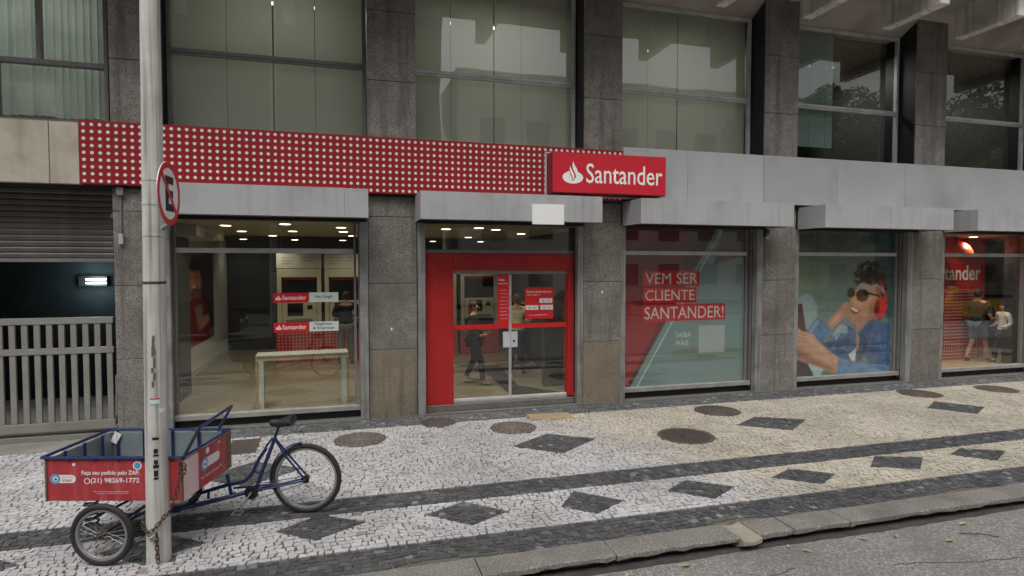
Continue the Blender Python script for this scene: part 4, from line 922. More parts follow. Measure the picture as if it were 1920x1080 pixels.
bx('latch_post', M['rust'], t, -3.30, -3.27, -.03, .03, .02, .25, .003); bx('strike_bar', M['gate'], t, -3.30, -3.272, -.032, .02, .26, .86, .003)
t = empty('wall_lamp', 'lit twin tube lamp on the dark garage wall above the gate', 'lamp', (-4.48, 12.95, 2.2))
MB().box(-.30, .18, -.07, .045, -.10, .10, .01).build('lamp_body', M['dark_frame'], t)
for z in (-.035, .035): MB().tube([(-.16, -.1, z), (.17, -.1, z)], .016, 10).build('tube', M['tube_light'], t)
al = bpy.data.lights.new('garage_light', 'POINT'); al.energy = 16; al.color = (.8, .95, 1); al.shadow_soft_size = .2; ao = bpy.data.objects.new('garage_light', al); C.objects.link(ao); ao.parent = t; ao.location = (0, -.25, 0)
t = empty('cable_conduit', 'thin grey conduit with a small junction box on the pillar beside the shutter', 'conduit', (-3.08, 9.80, 0))
MB().tube([(0, 0, 3.63), (0, 0, 2.95)], .012, 8).build('pipe', M['alu_dark'], t); MB().box(-.03, .03, -.04, .0, 2.80, 2.95, .006).build('junction_box', M['plastic_grey'], t); MB().box(-.04, .05, -.05, .0, 3.5, 3.62, .006).build('bracket', M['alu_dark'], t)
t = empty('wall_camera', 'small bullet camera on the guide rail right of the red window poster', 'camera', (7.88, 9.80, 3.06)); MB().tube([(.05, 0, .03), (-.05, -.14, -.03)], .035, 12).build('camera_body', M['plastic_grey'], t); MB().box(.0, .09, -.03, .015, -.02, .13, .005).build('bracket', M['dark_frame'], t)

# ------------------------------------------------------------------ pole, no parking sign
t = empty('street_pole', 'tall worn galvanised steel pole on the pavement edge by the cargo tricycle', 'pole', (-1.54, 5.60, 0))
lean = lambda z: (.004*z, .006*z)
pr = [(z, .094-.0042*z) for z in np.linspace(-.02, 9, 24)]
MB().tube([(lean(z)[0], lean(z)[1], z) for z, r_ in pr], [r_ for z, r_ in pr], 28).build('shaft', M['pole'], t)
for z, h_ in ((2.345, .02), (2.74, .012), (3.0, .02), (3.2, .01)):
    r_ = .094-.0042*z+.003; MB().tube([(*lean(z), z), (*lean(z), z+h_)], r_, 28).build('band', M['rust'] if z < 2.5 else M['pole'], t)
def on_pole(z0, ang, w, h, m, nm, off=.0015, jag=0):
    r_ = .094-.0042*z0+off; mb = MB(); n = 8; v = []
    for j in range(5):
        for i in range(n+1):
            a = ang+w/r_*(i/n-.5); z = z0+h*(j/4-.5)+(random.uniform(-jag, jag) if jag else 0)
            v.append((lean(z)[0]+r_*math.cos(a), lean(z)[1]+r_*math.sin(a), z))
    mb.add(v, [(j*(n+1)+i, j*(n+1)+i+1, (j+1)*(n+1)+i+1, (j+1)*(n+1)+i) for j in range(4) for i in range(n)], True); return mb.build(nm, m, t)
cang = math.atan2(-5.6, 1.5)
st = on_pole(1.365, cang-.12, .075, .04, M['poster_white'], 'sticker'); on_pole(1.388, cang-.12, .075, .01, M['poster_red'], 'sticker_stripe', .002); on_pole(1.344, cang-.12, .075, .006, M['print_cyan'], 'sticker_stripe', .002)
on_pole(1.29, cang+.5, .05, .035, M['print_white'], 'torn_paper', .0015, .008)
for z, w, h in ((1.055, .05, .022), (.95, .032, .035), (.915, .042, .014), (.86, .03, .035), (.82, .042, .03), (.765, .032, .05), (.72, .036, .02)): on_pole(z, cang-.12, w, h, mat('black_spray', (24, 24, 26), .7), 'painted_mark', .0014, .006)
for k in range(14): on_pole(1.5+random.random()*.4, cang-.2+random.uniform(-.12, .12), .02, .05, mat('dirt_smear', (104, 98, 90), .8), 'smear', .0008+k*.00004, .008)
sg = empty('no_parking_sign', 'round red and white traffic sign with a struck black E, clamped high on the pole', 'traffic sign', (-1.385, 5.53, 3.09), 0)
rotm = Matrix.Rotation(math.radians(86), 4, 'Z')      # local -Y faces +X
def disc(r0, y, m, nm, r1=0, n=40, par=sg, th=.002):
    mb = MB()
    if r1: mb.add([(q*math.cos(2*PI*k/n), y+d_, q*math.sin(2*PI*k/n)) for q in (r0, r1) for d_ in (0, th) for k in range(n)],
                  [(k, (k+1) % n, 2*n+(k+1) % n, 2*n+k) for k in range(n)]+[(k, (k+1) % n, n+(k+1) % n, n+k) for k in range(n)]+[(2*n+k, 2*n+(k+1) % n, 3*n+(k+1) % n, 3*n+k) for k in range(n)])
    else: mb.prism([(r0*math.cos(2*PI*k/n), r0*math.sin(2*PI*k/n)) for k in range(n)], y, y+th)
    mb.v = [tuple(rotm @ Vector(p)) for p in mb.v]; return mb.build(nm, m, par)
disc(.262, 0, M['road_white'], 'sign_plate', th=.004); disc(.262, -.0015, M['road_red'], 'red_ring', .212); disc(.263, .0045, M['alu'], 'sign_back', th=.003)
def flatp(polys, y, m, nm):
    mb = MB()
    for p in polys: mb.prism(p, y-.001, y)
    mb.v = [tuple(rotm @ Vector(p)) for p in mb.v]; return mb.build(nm, m, sg)
flatp([[(-.085, -.145), (.1, -.145), (.1, -.082), (-.085, -.082)], [(-.085, .082), (.1, .082), (.1, .145), (-.085, .145)], [(-.085, -.0815), (-.015, -.0815), (-.015, .0815), (-.085, .0815)], [(-.0145, -.03), (.09, -.03), (.09, .03), (-.0145, .03)]], -.0008, M['ink'], 'letter_E')
a = .707; flatp([[(-.155-.0, .175), (-.185, .145), (.155, -.175), (.185, -.145)]], -.0025, M['road_red'], 'diagonal_bar')
mb = MB().tube([(0, .005, -.25), (0, .06, -.29)], .022, 10); mb.tube([(0, .005, .1), (-.0, .09, .1)], .014, 8); mb.v = [tuple(rotm @ Vector(p)) for p in mb.v]; mb.build('bracket', M['alu_dark'], sg)

# ------------------------------------------------------------------ cargo tricycle
TR = empty('cargo_tricycle', 'blue cargo tricycle with a red printed cargo box chained to the pole', 'cargo tricycle', (-1.9, 6.1, 0))
o3 = Vector((-1.9, 6.1, 0)); L3 = lambda p: tuple(Vector(p)-o3)
def tb(name, pts, r, m, n=10, parent=TR, closed=False): return MB().tube([L3(p) for p in pts], r, n, closed).build(name, m, parent)
NL, NR, FR_, FL = Vector((-2.455, 5.885, 0)), Vector((-1.345, 5.575, 0)), Vector((-1.225, 6.43, 0)), Vector((-2.335, 6.735, 0))
e1 = (NR-NL).normalized(); e2 = (FR_-NR).normalized(); ZB, ZR = .49, .865
bA = math.atan2(e1.y, e1.x); LB = (NR-NL).length; WB = (FR_-NR).length
crt = bpy.data.objects.new('cargo_box', None); C.objects.link(crt); crt.parent = TR; crt.location = L3(NL); crt.rotation_euler = (0, 0, bA)
bpanel = MB().box(0, LB, 0, .012, ZB, ZR-.025, .002).build('near_panel', M['cart_red'], crt)
MB().box(0, LB, .013, .017, ZB, ZR-.02).build('near_lining', M['zinc'], crt)
MB().box(0, LB, WB-.014, WB-.002, ZB, ZR-.02, .002).build('far_panel', M['zinc'], crt)
MB().box(-.014, -.001, .0, WB, ZB, ZR-.02, .002).build('front_panel', M['zinc'], crt)
MB().box(LB+.001, LB+.013, 0, WB, ZB, ZR-.025, .002).build('rear_panel', M['cart_red'], crt)
MB().box(LB+.0132, LB+.0142, .0, .24, ZB+.004, ZR-.03).build('bleached_patch', M['cart_pale'], crt)
MB().box(LB+.0132, LB+.0146, WB-.1, WB, ZB, ZR-.03).build('brown_strip', M['cart_edge'], crt)
MB().box(-.012, LB, 0.018, WB-.016, ZB, ZB+.012).build('box_floor', M['zinc'], crt)
for x in (.0, LB-.0): MB().tube([(x, -.004, ZB-.003), (x, -.004, ZR)], .009, 6).build('corner_post', M['cart_edge'], crt)
rimt = MB(); q = .014
rimt.tube([(-.03, -.01, ZR), (LB+.01, -.01, ZR)], q, 8).tube([(-.03, WB, ZR), (LB+.01, WB, ZR)], q, 8).tube([(-.03, -.01, ZR), (-.03, WB, ZR)], q, 8).tube([(LB+.01, -.01, ZR), (LB+.01, WB, ZR)], q, 8); rimt.build('top_rim', M['blue'], crt)
rb = MB().tube([(0, WB-.03, ZB), (0, WB-.03, ZR)], .013, 8).build('upright_rib', M['blue'], crt); rb.location = (.06, 0, 0)
for x in (.32, .6, .86, 1.1): inst(rb, crt, (x, 0, 0))
for y in (.18, .42, .66): o = inst(rb, crt, (.03, y-WB+.03, 0))
stub = MB().tube([(0, -.004, ZR-.03), (0, -.004, ZR)], .012, 6).build('rim_stub', M['blue'], crt); stub.location = (.2, 0, 0)
for x in (.42, .62, .82, 1.0): inst(stub, crt, (x, 0, 0))
# print on the near panel (x along the panel, z height)
def ptext(txt, x, z, w, h, bold=.0, m='print_white'): return text('lettering', txt, M[m], bpanel, x, -.0005, z, w, h, .0008, bold)
ptext('Faça seu pedido pelo ZAP:', .30, ZB+.215, .49, .048, .02); ptext('(21) 98269-1772', .375, ZB+.145, .415, .055, .022)
ptext('Seu chamamento pedimos pelo', .40, ZB+.075, .30, .012); ptext('consulte as condicoes no aplicativo', .42, ZB+.06, .27, .012)
def ring(x, z, r0, r1, m, nm, y=-.0015, par=None, n=24):
    mb = MB(); mb.add([(x+q_*math.cos(2*PI*k/n), y, z+q_*math.sin(2*PI*k/n)) for q_ in (r0, r1) for k in range(n)], [(k, (k+1) % n, n+(k+1) % n, n+k) for k in range(n)]); return mb.build(nm, M[m], par or bpanel)
def dsc(x, z, r0, m, nm, y=-.0012, par=None, n=24, sx=1):
    mb = MB(); mb.add([(x+sx*r0*math.cos(2*PI*k/n), y, z+r0*math.sin(2*PI*k/n)) for k in range(n)], [tuple(range(n))]); return mb.build(nm, M[m], par or bpanel)
ring(.345, ZB+.172, .026, .019, 'print_white', 'phone_mark'); 
pill = MB(); pill.add([(.08+.135*1+.035*math.cos(a_), -.001, ZB+.19+.035*math.sin(a_)) for a_ in np.linspace(-PI/2, PI/2, 9)]+[(.08, -.001, ZB+.225), (.08, -.001, ZB+.155)], [tuple(range(11))]); pill.build('logo_pill', M['print_white'], bpanel)
dsc(.075, ZB+.19, .044, 'print_cyan', 'logo_disc', -.0018); dsc(.078, ZB+.19, .022, 'print_white', 'logo_ring', -.0024); dsc(.08, ZB+.188, .012, 'cart_red', 'logo_core', -.003)
ptext('inter', .135, ZB+.165, .085, .03, .01, 'cart_red'); ptext('gás é aqui', .135, ZB+.2, .09, .013, 0, 'cart_red')
dsc(.235, ZB+.315, .014, 'print_white', 'bolt_washer'); dsc(.775, ZB+.305, .038, 'print_white', 'logo_disc', -.0013); dsc(.775, ZB+.305, .028, 'print_cyan', 'logo_core', -.002); dsc(1.02, ZB+.29, .025, 'print_white', 'round_sticker', -.0013)
# print on the rear panel: same logo seen obliquely
rp = bpy.data.objects.new('rear_print', None); C.objects.link(rp); rp.parent = crt; rp.location = (LB+.0148, 0, 0); rp.rotation_euler = (0, 0, PI/2)
mb = MB(); mb.add([(.58+.045*math.cos(a_), -.001, ZB+.205+.045*math.sin(a_)) for a_ in np.linspace(-PI/2, PI/2, 9)]+[(.34, -.001, ZB+.25), (.34, -.001, ZB+.16)], [tuple(range(11))]); mb.build('logo_pill', M['print_white'], rp)
dsc(.34, ZB+.2, .062, 'print_cyan', 'logo_disc', -.002, rp); dsc(.345, ZB+.2, .038, 'print_white', 'logo_ring', -.003, rp); dsc(.345, ZB+.2, .016, 'cart_red', 'logo_core', -.004, rp); dsc(.40, ZB+.31, .03, 'print_white', 'round_sticker', -.0015, rp); dsc(.62, ZB+.325, .012, 'print_white', 'bolt_washer', -.0015, rp)
text('lettering', 'Rua Siqueira Campos, 42', M['print_white'], rp, .28, -.0015, ZB+.075, .38, .028, .0005, .01)
# push handle on the box
hp = [(-1.345, 5.60, .74), (-1.335, 5.61, .86), (-1.225, 5.67, 1.085), (-1.10, 6.46, 1.085), (-1.215, 6.44, .87), (-1.225, 6.43, .72)]
tb('push_handle', hp[:3], .014, M['dark_frame']); tb('push_handle', hp[2:4], .015, M['blue']); tb('push_handle', hp[3:], .014, M['blue'])
# wheels: built in XZ plane about the origin, then turned
def wheel(name, c, R, ang, spokes=32, tyre=.024):
    w = bpy.data.objects.new(name, None); C.objects.link(w); w.parent = TR; w.location = L3(c); w.rotation_euler = (0, 0, ang)
    N = 56
    ty = MB(); v = []; f = []; m_ = 14; Rm = R-tyre
    for i in range(N):
        A = 2*PI*i/N
        for k in range(m_):
            B = 2*PI*k/m_; rr = tyre*(1.0+(.04 if (i % 2 and abs(B) < 1) else 0)); rad = Rm+rr*math.cos(B); v.append((rad*math.cos(A), rr*.95*math.sin(B), rad*math.sin(A)))
    for i in range(N):
        for k in range(m_): f.append((i*m_+k, i*m_+(k+1) % m_, ((i+1) % N)*m_+(k+1) % m_, ((i+1) % N)*m_+k))
    ty.add(v, f, True); ty.build('tyre', M['rubber'], w)
    ri = MB(); pf = [(Rm-tyre*.75, -.014), (Rm-tyre*1.5, -.013), (Rm-tyre*1.75, 0), (Rm-tyre*1.5, .013), (Rm-tyre*.75, .014)]
    v = [(a_*math.cos(2*PI*i/N), b_, a_*math.sin(2*PI*i/N)) for i in range(N) for a_, b_ in pf]
    f = [(i*5+k, i*5+k+1, ((i+1) % N)*5+k+1, ((i+1) % N)*5+k) for i in range(N) for k in range(4)]
    ri.add(v, f, True); ri.build('rim', M['rim'], w)
    sp_ = MB()
    for k in range(spokes):
        A = 2*PI*k/spokes; B = A+(.5 if k % 2 else -.5); s = .025 if (k//2) % 2 else -.025
        sp_.tube([(.022*math.cos(B), s, .022*math.sin(B)), ((Rm-tyre*1.6)*math.cos(A), 0, (Rm-tyre*1.6)*math.sin(A))], .0008, 4, caps=False)
    sp_.build('spokes', M['rim'], w, 'stuff')
    MB().lathe([(.001, -.06), (.012, -.06), (.012, -.035), (.028, -.03), (.028, -.022), (.016, -.02), (.016, .02), (.028, .022), (.028, .03), (.012, .035), (.012, .06), (.001, .06)], 14, Matrix.Rotation(PI/2, 4, 'X')).build('hub', M['rust'], w)
    return w
wheel('front_wheel', (-1.955, 5.60, .262), .262, -.27, 28, .026); wheel('front_wheel', (-1.66, 6.68, .262), .262, -.27, 28, .026)
wheel('rear_wheel', (-.385, 6.262, .353), .353, -.262, 36, .025)
# axle, springs and front frame
tb('axle', [(-1.955, 5.62, .262), (-1.66, 6.66, .262)], .012, M['rust'])
tb('axle_brace', [(-2.1, 5.75, .34), (-1.75, 6.5, .34)], .012, M['blue']); tb('axle_brace', [(-1.93, 5.9, .30), (-1.42, 5.82, .31)], .012, M['blue'])
for c0 in ((-2.1, 5.80), (-1.60, 5.98), (-1.86, 6.62)):
    pts = [(c0[0]+.05*math.cos(t_), c0[1]+.05*math.sin(t_), .26+.22*t_/(2*PI*5)) for t_ in np.linspace(0, 2*PI*5, 60)]
    tb('coil_spring', pts, .0105, M['black'], 6)
fb = MB(); fb.tube([L3(NL+e1*.15+e2*.1+Vector((0, 0, ZB-.015))), L3(NR-e1*.15+e2*.1+Vector((0, 0, ZB-.015)))], .014, 6); fb.tube([L3(FL+e1*.15-e2*.1+Vector((0, 0, ZB-.015))), L3(FR_-e1*.15-e2*.1+Vector((0, 0, ZB-.015)))], .014, 6); fb.build('box_bearer', M['black'], TR)
tb('pivot_post', [(-1.62, 6.17, .18), (-1.62, 6.17, .48)], .022, M['black']); tb('steering_bar', [(-1.62, 6.1, .30), (-1.95, 5.75, .24)], .012, M['black'])
# rear frame
tb('lower_tube', [(-1.62, 6.17, .19), (-1.5, 6.2, .20), (-1.373, 6.431-.15, .185), (-.908, 6.304, .257), (-.80, 6.29, .275)], .0205, M['blue'])
tb('upper_tube', [(-1.46, 6.3, .22), (-1.372, 6.38, .262), (-1.116, 6.365, .326), (-1.06, 6.35, .332), (-.97, 6.33, .355), (-.905, 6.312, .42), (-.823, 6.293, .59), (-.76, 6.28, .68)], .0175, M['blue'])
tb('gusset', [(-1.3, 6.33, .21), (-1.3, 6.35, .275)], .013, M['blue']); tb('head_stub', [(-1.135, 6.373, .425), (-1.10, 6.358, .23)], .017, M['blue']); tb('gusset', [(-.885, 6.31, .47), (-.83, 6.295, .43)], .01, M['blue'])
tb('seat_tube', [(-.87, 6.29, .27), (-.673, 6.258, .79)], .0185, M['blue']); tb('seat_post', [(-.68, 6.258, .78), (-.635, 6.252, .90)], .012, M['black'])
tb('brace_tube', [(-.82, 6.293, .585), (-.745, 6.277, .725), (-.70, 6.262, .78)], .011, M['blue'])
for s in (-1, 1):
    dn = Vector((.26, .965, 0))*.035*s
    tb('seat_stay', [Vector((-.672, 6.256, .775))+dn*.3, Vector((-.56, 6.245, .60))+dn, Vector((-.385, 6.262, .353))+dn*1.2], .010, M['blue'])
    tb('chain_stay', [Vector((-.86, 6.29, .275))+dn*.6, Vector((-.7, 6.28, .29))+dn, Vector((-.385, 6.262, .345))+dn*1.2], .010, M['blue'])
tb('cross_tube', [(-1.08, 6.36, .285), (-.86, 6.30, .305), (-.66, 6.27, .325)], .010, M['blue'])
# mudguard
mg = MB(); v = []; f = []; e = Vector((.965, -.262, 0)); nn = Vector((.26, .965, 0)); cc = Vector((-.385, 6.262, .353)); n = 22
for i in range(n+1):
    A = math.radians(95+(190-95)*i/n)
    for k in range(5):
        B = (k-2)/2; rr = .372-.012*B*B; v.append(L3(cc+e*(rr*math.cos(A))+Vector((0, 0, rr*math.sin(A)))+nn*(.030*B)))
for i in range(n):
    for k in range(4): f.append((i*5+k, i*5+k+1, (i+1)*5+k+1, (i+1)*5+k))
mg.add(v, f, True); mg.build('mudguard', M['blue'], TR)
# saddle
sd = MB(); v = []; f = []; sc = Vector((-.60, 6.25, .935)); n = 14
for i in range(n+1):
    u = i/n; x = -.13+.25*u; hw = .026+.085*(max(0, (u-.35)/.65)**.9) if u > .35 else .022+.004*u/.35; hw *= (1 if u < .93 else .8); th = .034+.030*u; zc = .012*math.sin(u*PI*1.6)*(-1)+.012*u
    if i in (0, n): hw *= .45; th *= .6
    for k in range(12):
        B = 2*PI*k/12; p = sc+e*x+nn*(hw*math.cos(B))+Vector((0, 0, zc+th*(math.sin(B) if math.sin(B) > 0 else .9*math.sin(B)))); v.append(L3(p))
for i in range(n):
    for k in range(12): f.append((i*12+k, i*12+(k+1) % 12, (i+1)*12+(k+1) % 12, (i+1)*12+k))
f += [tuple(range(12)), tuple(range(n*12, n*12+12))[::-1]]
sd.add(v, f, True); sd.build('saddle', M['saddle'], TR)
# cranks, pedals, chain
bb = Vector((-.885, 6.285, .265)); ax = nn
cr = MB(); cr.lathe([(.060, -.003), (.068, 0), (.060, .003), (.03, .003), (.03, -.003)], 28, Matrix.Translation(L3(bb-nn*.05)) @ Matrix.Rotation(-.262, 4, 'Z') @ Matrix.Rotation(PI/2, 4, 'X')); cr.build('chainring', M['black'], TR)
tb('crank_spindle', [bb-nn*.08, bb+nn*.08], .012, M['chrome']); pe = bb-nn*.085+e*(-.10)+Vector((0, 0, -.165)); tb('crank', [bb-nn*.08, pe], .009, M['chrome'])
pe2 = bb+nn*.085+e*.1+Vector((0, 0, .165)); tb('crank', [bb+nn*.08, pe2], .009, M['chrome'])
for c_ in (pe-nn*.05, pe2+nn*.05):
    tb('pedal', [c_+e*.04-nn*.045, c_-e*.04-nn*.045, c_-e*.04+nn*.045, c_+e*.04+nn*.045], .007, M['chrome'], 6, TR, True)
tb('chain', [bb+Vector((0, 0, .078))-nn*.05, cc+Vector((0, 0, .035))-nn*.04], .004, M['black'], 5); tb('chain', [bb-Vector((0, 0, .078))-nn*.05, cc-Vector((0, 0, .035))-nn*.04], .004, M['black'], 5)
MB().lathe([(.036, -.003), (.042, 0), (.036, .003)], 18, Matrix.Translation(L3(cc-nn*.04)) @ Matrix.Rotation(-.262, 4, 'Z') @ Matrix.Rotation(PI/2, 4, 'X')).build('sprocket', M['black'], TR)
# paper tags tied to the far rim
for p, w in ((Vector((-2.17, 6.66, .79)), .05), (Vector((-1.74, 6.56, .80)), .045)): MB().box(-w, w*.3, -.002, .002, -.06, .05, 0, Matrix.Translation(L3(p)) @ Matrix.Rotation(-.27, 4, 'Z') @ Matrix.Rotation(.5, 4, 'Y')).build('paper_tag', M['print_white'], TR)

# chain and padlock
CH = empty('chain', 'rusty link chain running from the cargo box round the pole', 'chain', (-1.5, 5.6, 0))
lk = MB(); L_ = []
for k in range(16):
    A = 2*PI*k/16; L_.append((.013*math.cos(A), 0, .012*(1 if math.sin(A) > 0 else -1)*(abs(math.sin(A)) > 1e-6)+.013*math.sin(A)))
lk.tube(L_, .0045, 6, closed=True); lkm = lk.mesh('link'); lkm.materials.append(M['rust'])
def pline(pts):
    pts = [Vector(p) for p in pts]; out = []; carry = 0; step = .036
    for a_, b_ in zip(pts[:-1], pts[1:]):
        d_ = (b_-a_).length; u = (b_-a_)/d_; s = carry
        while s < d_: out.append((a_+u*s, u)); s += step
        carry = s-d_
    return out
path = [(-1.34, 5.52, .84), (-1.345, 5.50, .70), (-1.39, 5.475, .52), (-1.43, 5.49, .42)]
for k in range(6): A = math.radians(-45-k*14); path.append((-1.54+.108*math.cos(A), 5.6+.108*math.sin(A), .40-.028*k))
for k in range(6): A = math.radians(-120-k*22); path.append((-1.54+.108*math.cos(A), 5.6+.108*math.sin(A), .27+.03*k))
loop2 = [(-1.525, 5.488, .25), (-1.52, 5.488, .06), (-1.51, 5.48, .012)]
lc = 0
for pth in (path, loop2, [(-1.37, 5.52, .87), (-1.33, 5.50, .85), (-1.30, 5.50, .80), (-1.32, 5.50, .72)]):
    for p, u in pline(pth):
        o = bpy.data.objects.new('link', lkm); C.objects.link(o); o.parent = CH; q_ = u.to_track_quat('Z', 'X'); o.location = p-Vector((-1.5, 5.6, 0)); o.rotation_mode = 'QUATERNION'
        o.rotation_quaternion = q_ @ Matrix.Rotation((PI/2 if lc % 2 else .2), 3, 'Z').to_quaternion(); lc += 1
PD = empty('padlock', 'steel padlock closing the rusty chain on the pole', 'padlock', (-1.55, 5.478, .235))
MB().box(-.024, .024, -.010, .010, -.024, .02, .004, Matrix.Rotation(-.45, 4, 'Y')).build('lock_body', M['chrome'], PD); MB().tube([(-.012, 0, .018), (-.016, 0, .04), (0, 0, .055), (.014, 0, .04), (.02, 0, .012)], .0045, 8).build('shackle', M['chrome'], PD)

# ------------------------------------------------------------------ people in the banking hall, plus two stand-ins for mirrored passers-by
def skin_mesh(name, pts, edges, rad, m, parent, sub=1):
    me = bpy.data.meshes.new(name); me.from_pydata(pts, edges, []); o = bpy.data.objects.new(name, me); C.objects.link(o)
    md = o.modifiers.new('s', 'SKIN'); md.use_smooth_shade = True
    for i, r_ in enumerate(rad):
        sv = me.skin_vertices[0].data[i]; sv.radius = (r_, r_) if not isinstance(r_, tuple) else r_; sv.use_root = (i == 0)
    sb = o.modifiers.new('u', 'SUBSURF'); sb.levels = sub; sb.render_levels = sub
    bpy.context.view_layer.update(); dg = bpy.context.evaluated_depsgraph_get(); ev = bpy.data.meshes.new_from_object(o.evaluated_get(dg))
    bpy.data.objects.remove(o); ev.materials.clear(); ev.materials.append(m)
    for p in ev.polygons: p.use_smooth = True
    ob = bpy.data.objects.new(name, ev); C.objects.link(ob); ob.parent = parent; return ob
def person(loc, rz, label, H=1.7, top='cloth_black', legs='cloth_olive', hair='hair', skin='skin', shoes='shoe_dark', stride=0, armL=None, armR=None, long_hair=False, sleeves=True, shorts=False, cap=False, bag=False, headyaw=0):
    """figure facing local -Y; stride = half step length"""
    t = empty('person', label, 'person', loc, rz); k = H/1.7
    V = lambda x, y, z: (x*k, y*k, z*k)
    hipL, hipR = (-.09, 0, .90), (.09, 0, .90)
    if stride: kL, aL, tL = (-.09, -.16, .50), (-.09, -stride, .09), (-.10, -stride-.13, .03); kR, aR, tR = (.09, .02, .49), (.09, stride, .13), (.10, stride-.10, .03)
    else: kL, aL, tL = (-.11, -.02, .49), (-.13, .02, .08), (-.16, -.13, .03); kR, aR, tR = (.11, -.02, .49), (.13, .02, .08), (.16, -.13, .03)
    armL = armL or [(-.19, 0, 1.40), (-.26, .02, 1.14), (-.22, -.17, 1.02), (-.20, -.25, 1.05)]; armR = armR or [(.19, 0, 1.40), (.26, .02, 1.14), (.22, -.17, 1.02), (.20, -.25, 1.05)]
    P = [(0, 0, .95), (0, .01, 1.12), (0, .01, 1.30), (0, .01, 1.42), (0, 0, 1.50), (0, -.015, 1.585), (0, -.01, 1.645)]
    R_ = [(.15, .10), (.125, .09), (.155, .10), (.11, .075), .052, (.075, .088), (.07, .08)]
    E_ = [(0, 1), (1, 2), (2, 3), (3, 4), (4, 5), (5, 6)]
    def chain_(start, pts, rr):
        prev = start
        for p, r_ in zip(pts, rr): P.append(p); R_.append(r_); E_.append((prev, len(P)-1)); prev = len(P)-1
    chain_(0, [hipL, kL, aL, tL], [.085, .058, .038, .032]); chain_(0, [hipR, kR, aR, tR], [.085, .058, .038, .032])
    for A_ in (armL, armR):
        h0, h1 = Vector(A_[2]), Vector(A_[3]); d_ = (h1-h0).normalized()
        chain_(3, [A_[0], A_[1], A_[2], tuple(h0+d_*.05)], [.06, .043, .03, (.034, .022)]); wrist = len(P)-1
        side_ = Vector((0, 0, 1)).cross(d_).normalized()
        for j in range(4):
            b0 = h0+d_*.05+side_*(.024-.016*j); l_ = (.072, .08, .075, .06)[j]
            chain_(wrist, [tuple(b0+d_*.035), tuple(b0+d_*(.035+l_*.5)+Vector((0, 0, -.008))), tuple(b0+d_*(.035+l_)+Vector((0, 0, -.028)))], [.0095, .0085, .0075])
        chain_(wrist-1, [tuple(h0+d_*.03+side_*.035), tuple(h0+d_*.075+side_*.05)], [.012, .0095])
    skin_mesh('body', [V(*p) for p in P], E_, [tuple(a_*k for a_ in r_) if isinstance(r_, tuple) else r_*k for r_ in R_], M[skin], t, 2)
    # clothes follow the same joints a little wider
    def garment(nm, pts, ed, rr, m): return skin_mesh(nm, [V(*p) for p in pts], ed, [tuple(a_*k for a_ in r_) if isinstance(r_, tuple) else r_*k for r_ in rr], M[m], t, 2)
    Pt = [(0, 0, .86), (0, 0, .98), (0, .01, 1.12), (0, .01, 1.30), (0, .01, 1.42), (0, .0, 1.47)]; Rt = [(.185, .14), (.175, .135), (.155, .12), (.18, .13), (.135, .1), (.07, .07)]; Et = [(i, i+1) for i in range(5)]
    for A_ in (armL, armR):
        Pt += [A_[0], A_[1]]; n_ = len(Pt); Et += [(4, n_-2), (n_-2, n_-1)]; Rt += [.078, .06]
        if sleeves: Pt.append(A_[2]); Rt.append(.044); Et.append((n_-1, n_))
    garment('jacket' if sleeves else 'shirt', Pt, Et, Rt, top)
    lo_ = [hipL, kL] + ([] if shorts else [aL]); hi_ = [hipR, kR] + ([] if shorts else [aR])
    Pl = [(0, 0, .96)]+lo_+hi_; nl = len(lo_); El = [(0, 1)]+[(i, i+1) for i in range(1, nl)]+[(0, nl+1)]+[(i, i+1) for i in range(nl+1, 2*nl)]
    Rl = [(.165, .125)]+[.108, .076, .056][:nl]*2; garment('shorts' if shorts else 'trousers', Pl, El, Rl, legs)
    for a_, t_ in ((aL, tL), (aR, tR)): garment('shoe', [(a_[0], a_[1]+.03, t_[2]+.02), (a_[0], a_[1]-.02, t_[2]+.018), t_, (t_[0]*1.05, t_[1]-.05, t_[2]-.003)], [(0, 1), (1, 2), (2, 3)], [(.042, .045), (.045, .05), (.045, .035), (.035, .026)], shoes)
    # head details
    hb = MB(); n_ = 12; hc = Vector((0, .015, 1.625))
    for i in range(n_+1):
        pass
    hb.ball(V(0, .018, 1.635), .105*k, 10, (.86, 1.0, 1.02))
    hb.v = [p if not (p[1] < -.045*k and p[2] < 1.675*k) else (p[0]*.97, -.045*k+(p[1]+.045*k)*.1, p[2]) for p in hb.v]
    if long_hair: hb.ball(V(0, .07, 1.52), .085*k, 8, (1, .6, 1.6))
    hb.build('hair', M[hair], t)
    fc_ = MB().tube([V(0, -.098, 1.612), V(0, -.116, 1.578), V(0, -.1, 1.57)], [.006, .013, .008], 8).build('nose', M[skin], t)
    for s in (-1, 1):
        MB().ball(V(s*.032, -.09, 1.612), .011*k, 6).build('eye', M['ink'], t); MB().ball(V(s*.082, .0, 1.59), .024*k, 6, (.35, .8, 1.2)).build('ear', M[skin], t)
    MB().ball(V(0, -.095, 1.542), .02*k, 6, (1.2, .35, .35)).build('mouth', M['leather'], t)
    if bag:
        b_ = MB().box(-.19, .19, -.05, .06, .0, .27, .03, Matrix.Translation(V(.26, .04, .80)) @ Matrix.Rotation(PI/2, 4, 'Z')); b_.v = list(b_.v)
        hd_ = empty('handbag', 'brown leather handbag carried by the woman walking behind the door', 'handbag', loc, rz); b_.build('bag_body', M['leather'], hd_)
        MB().tube([V(.26, -.08, 1.06), V(.2, -.03, 1.42), V(.14, .0, 1.485), V(.2, .08, 1.42), V(.26, .14, 1.06)], .011, 6).build('strap', M['leather'], hd_)
    return t
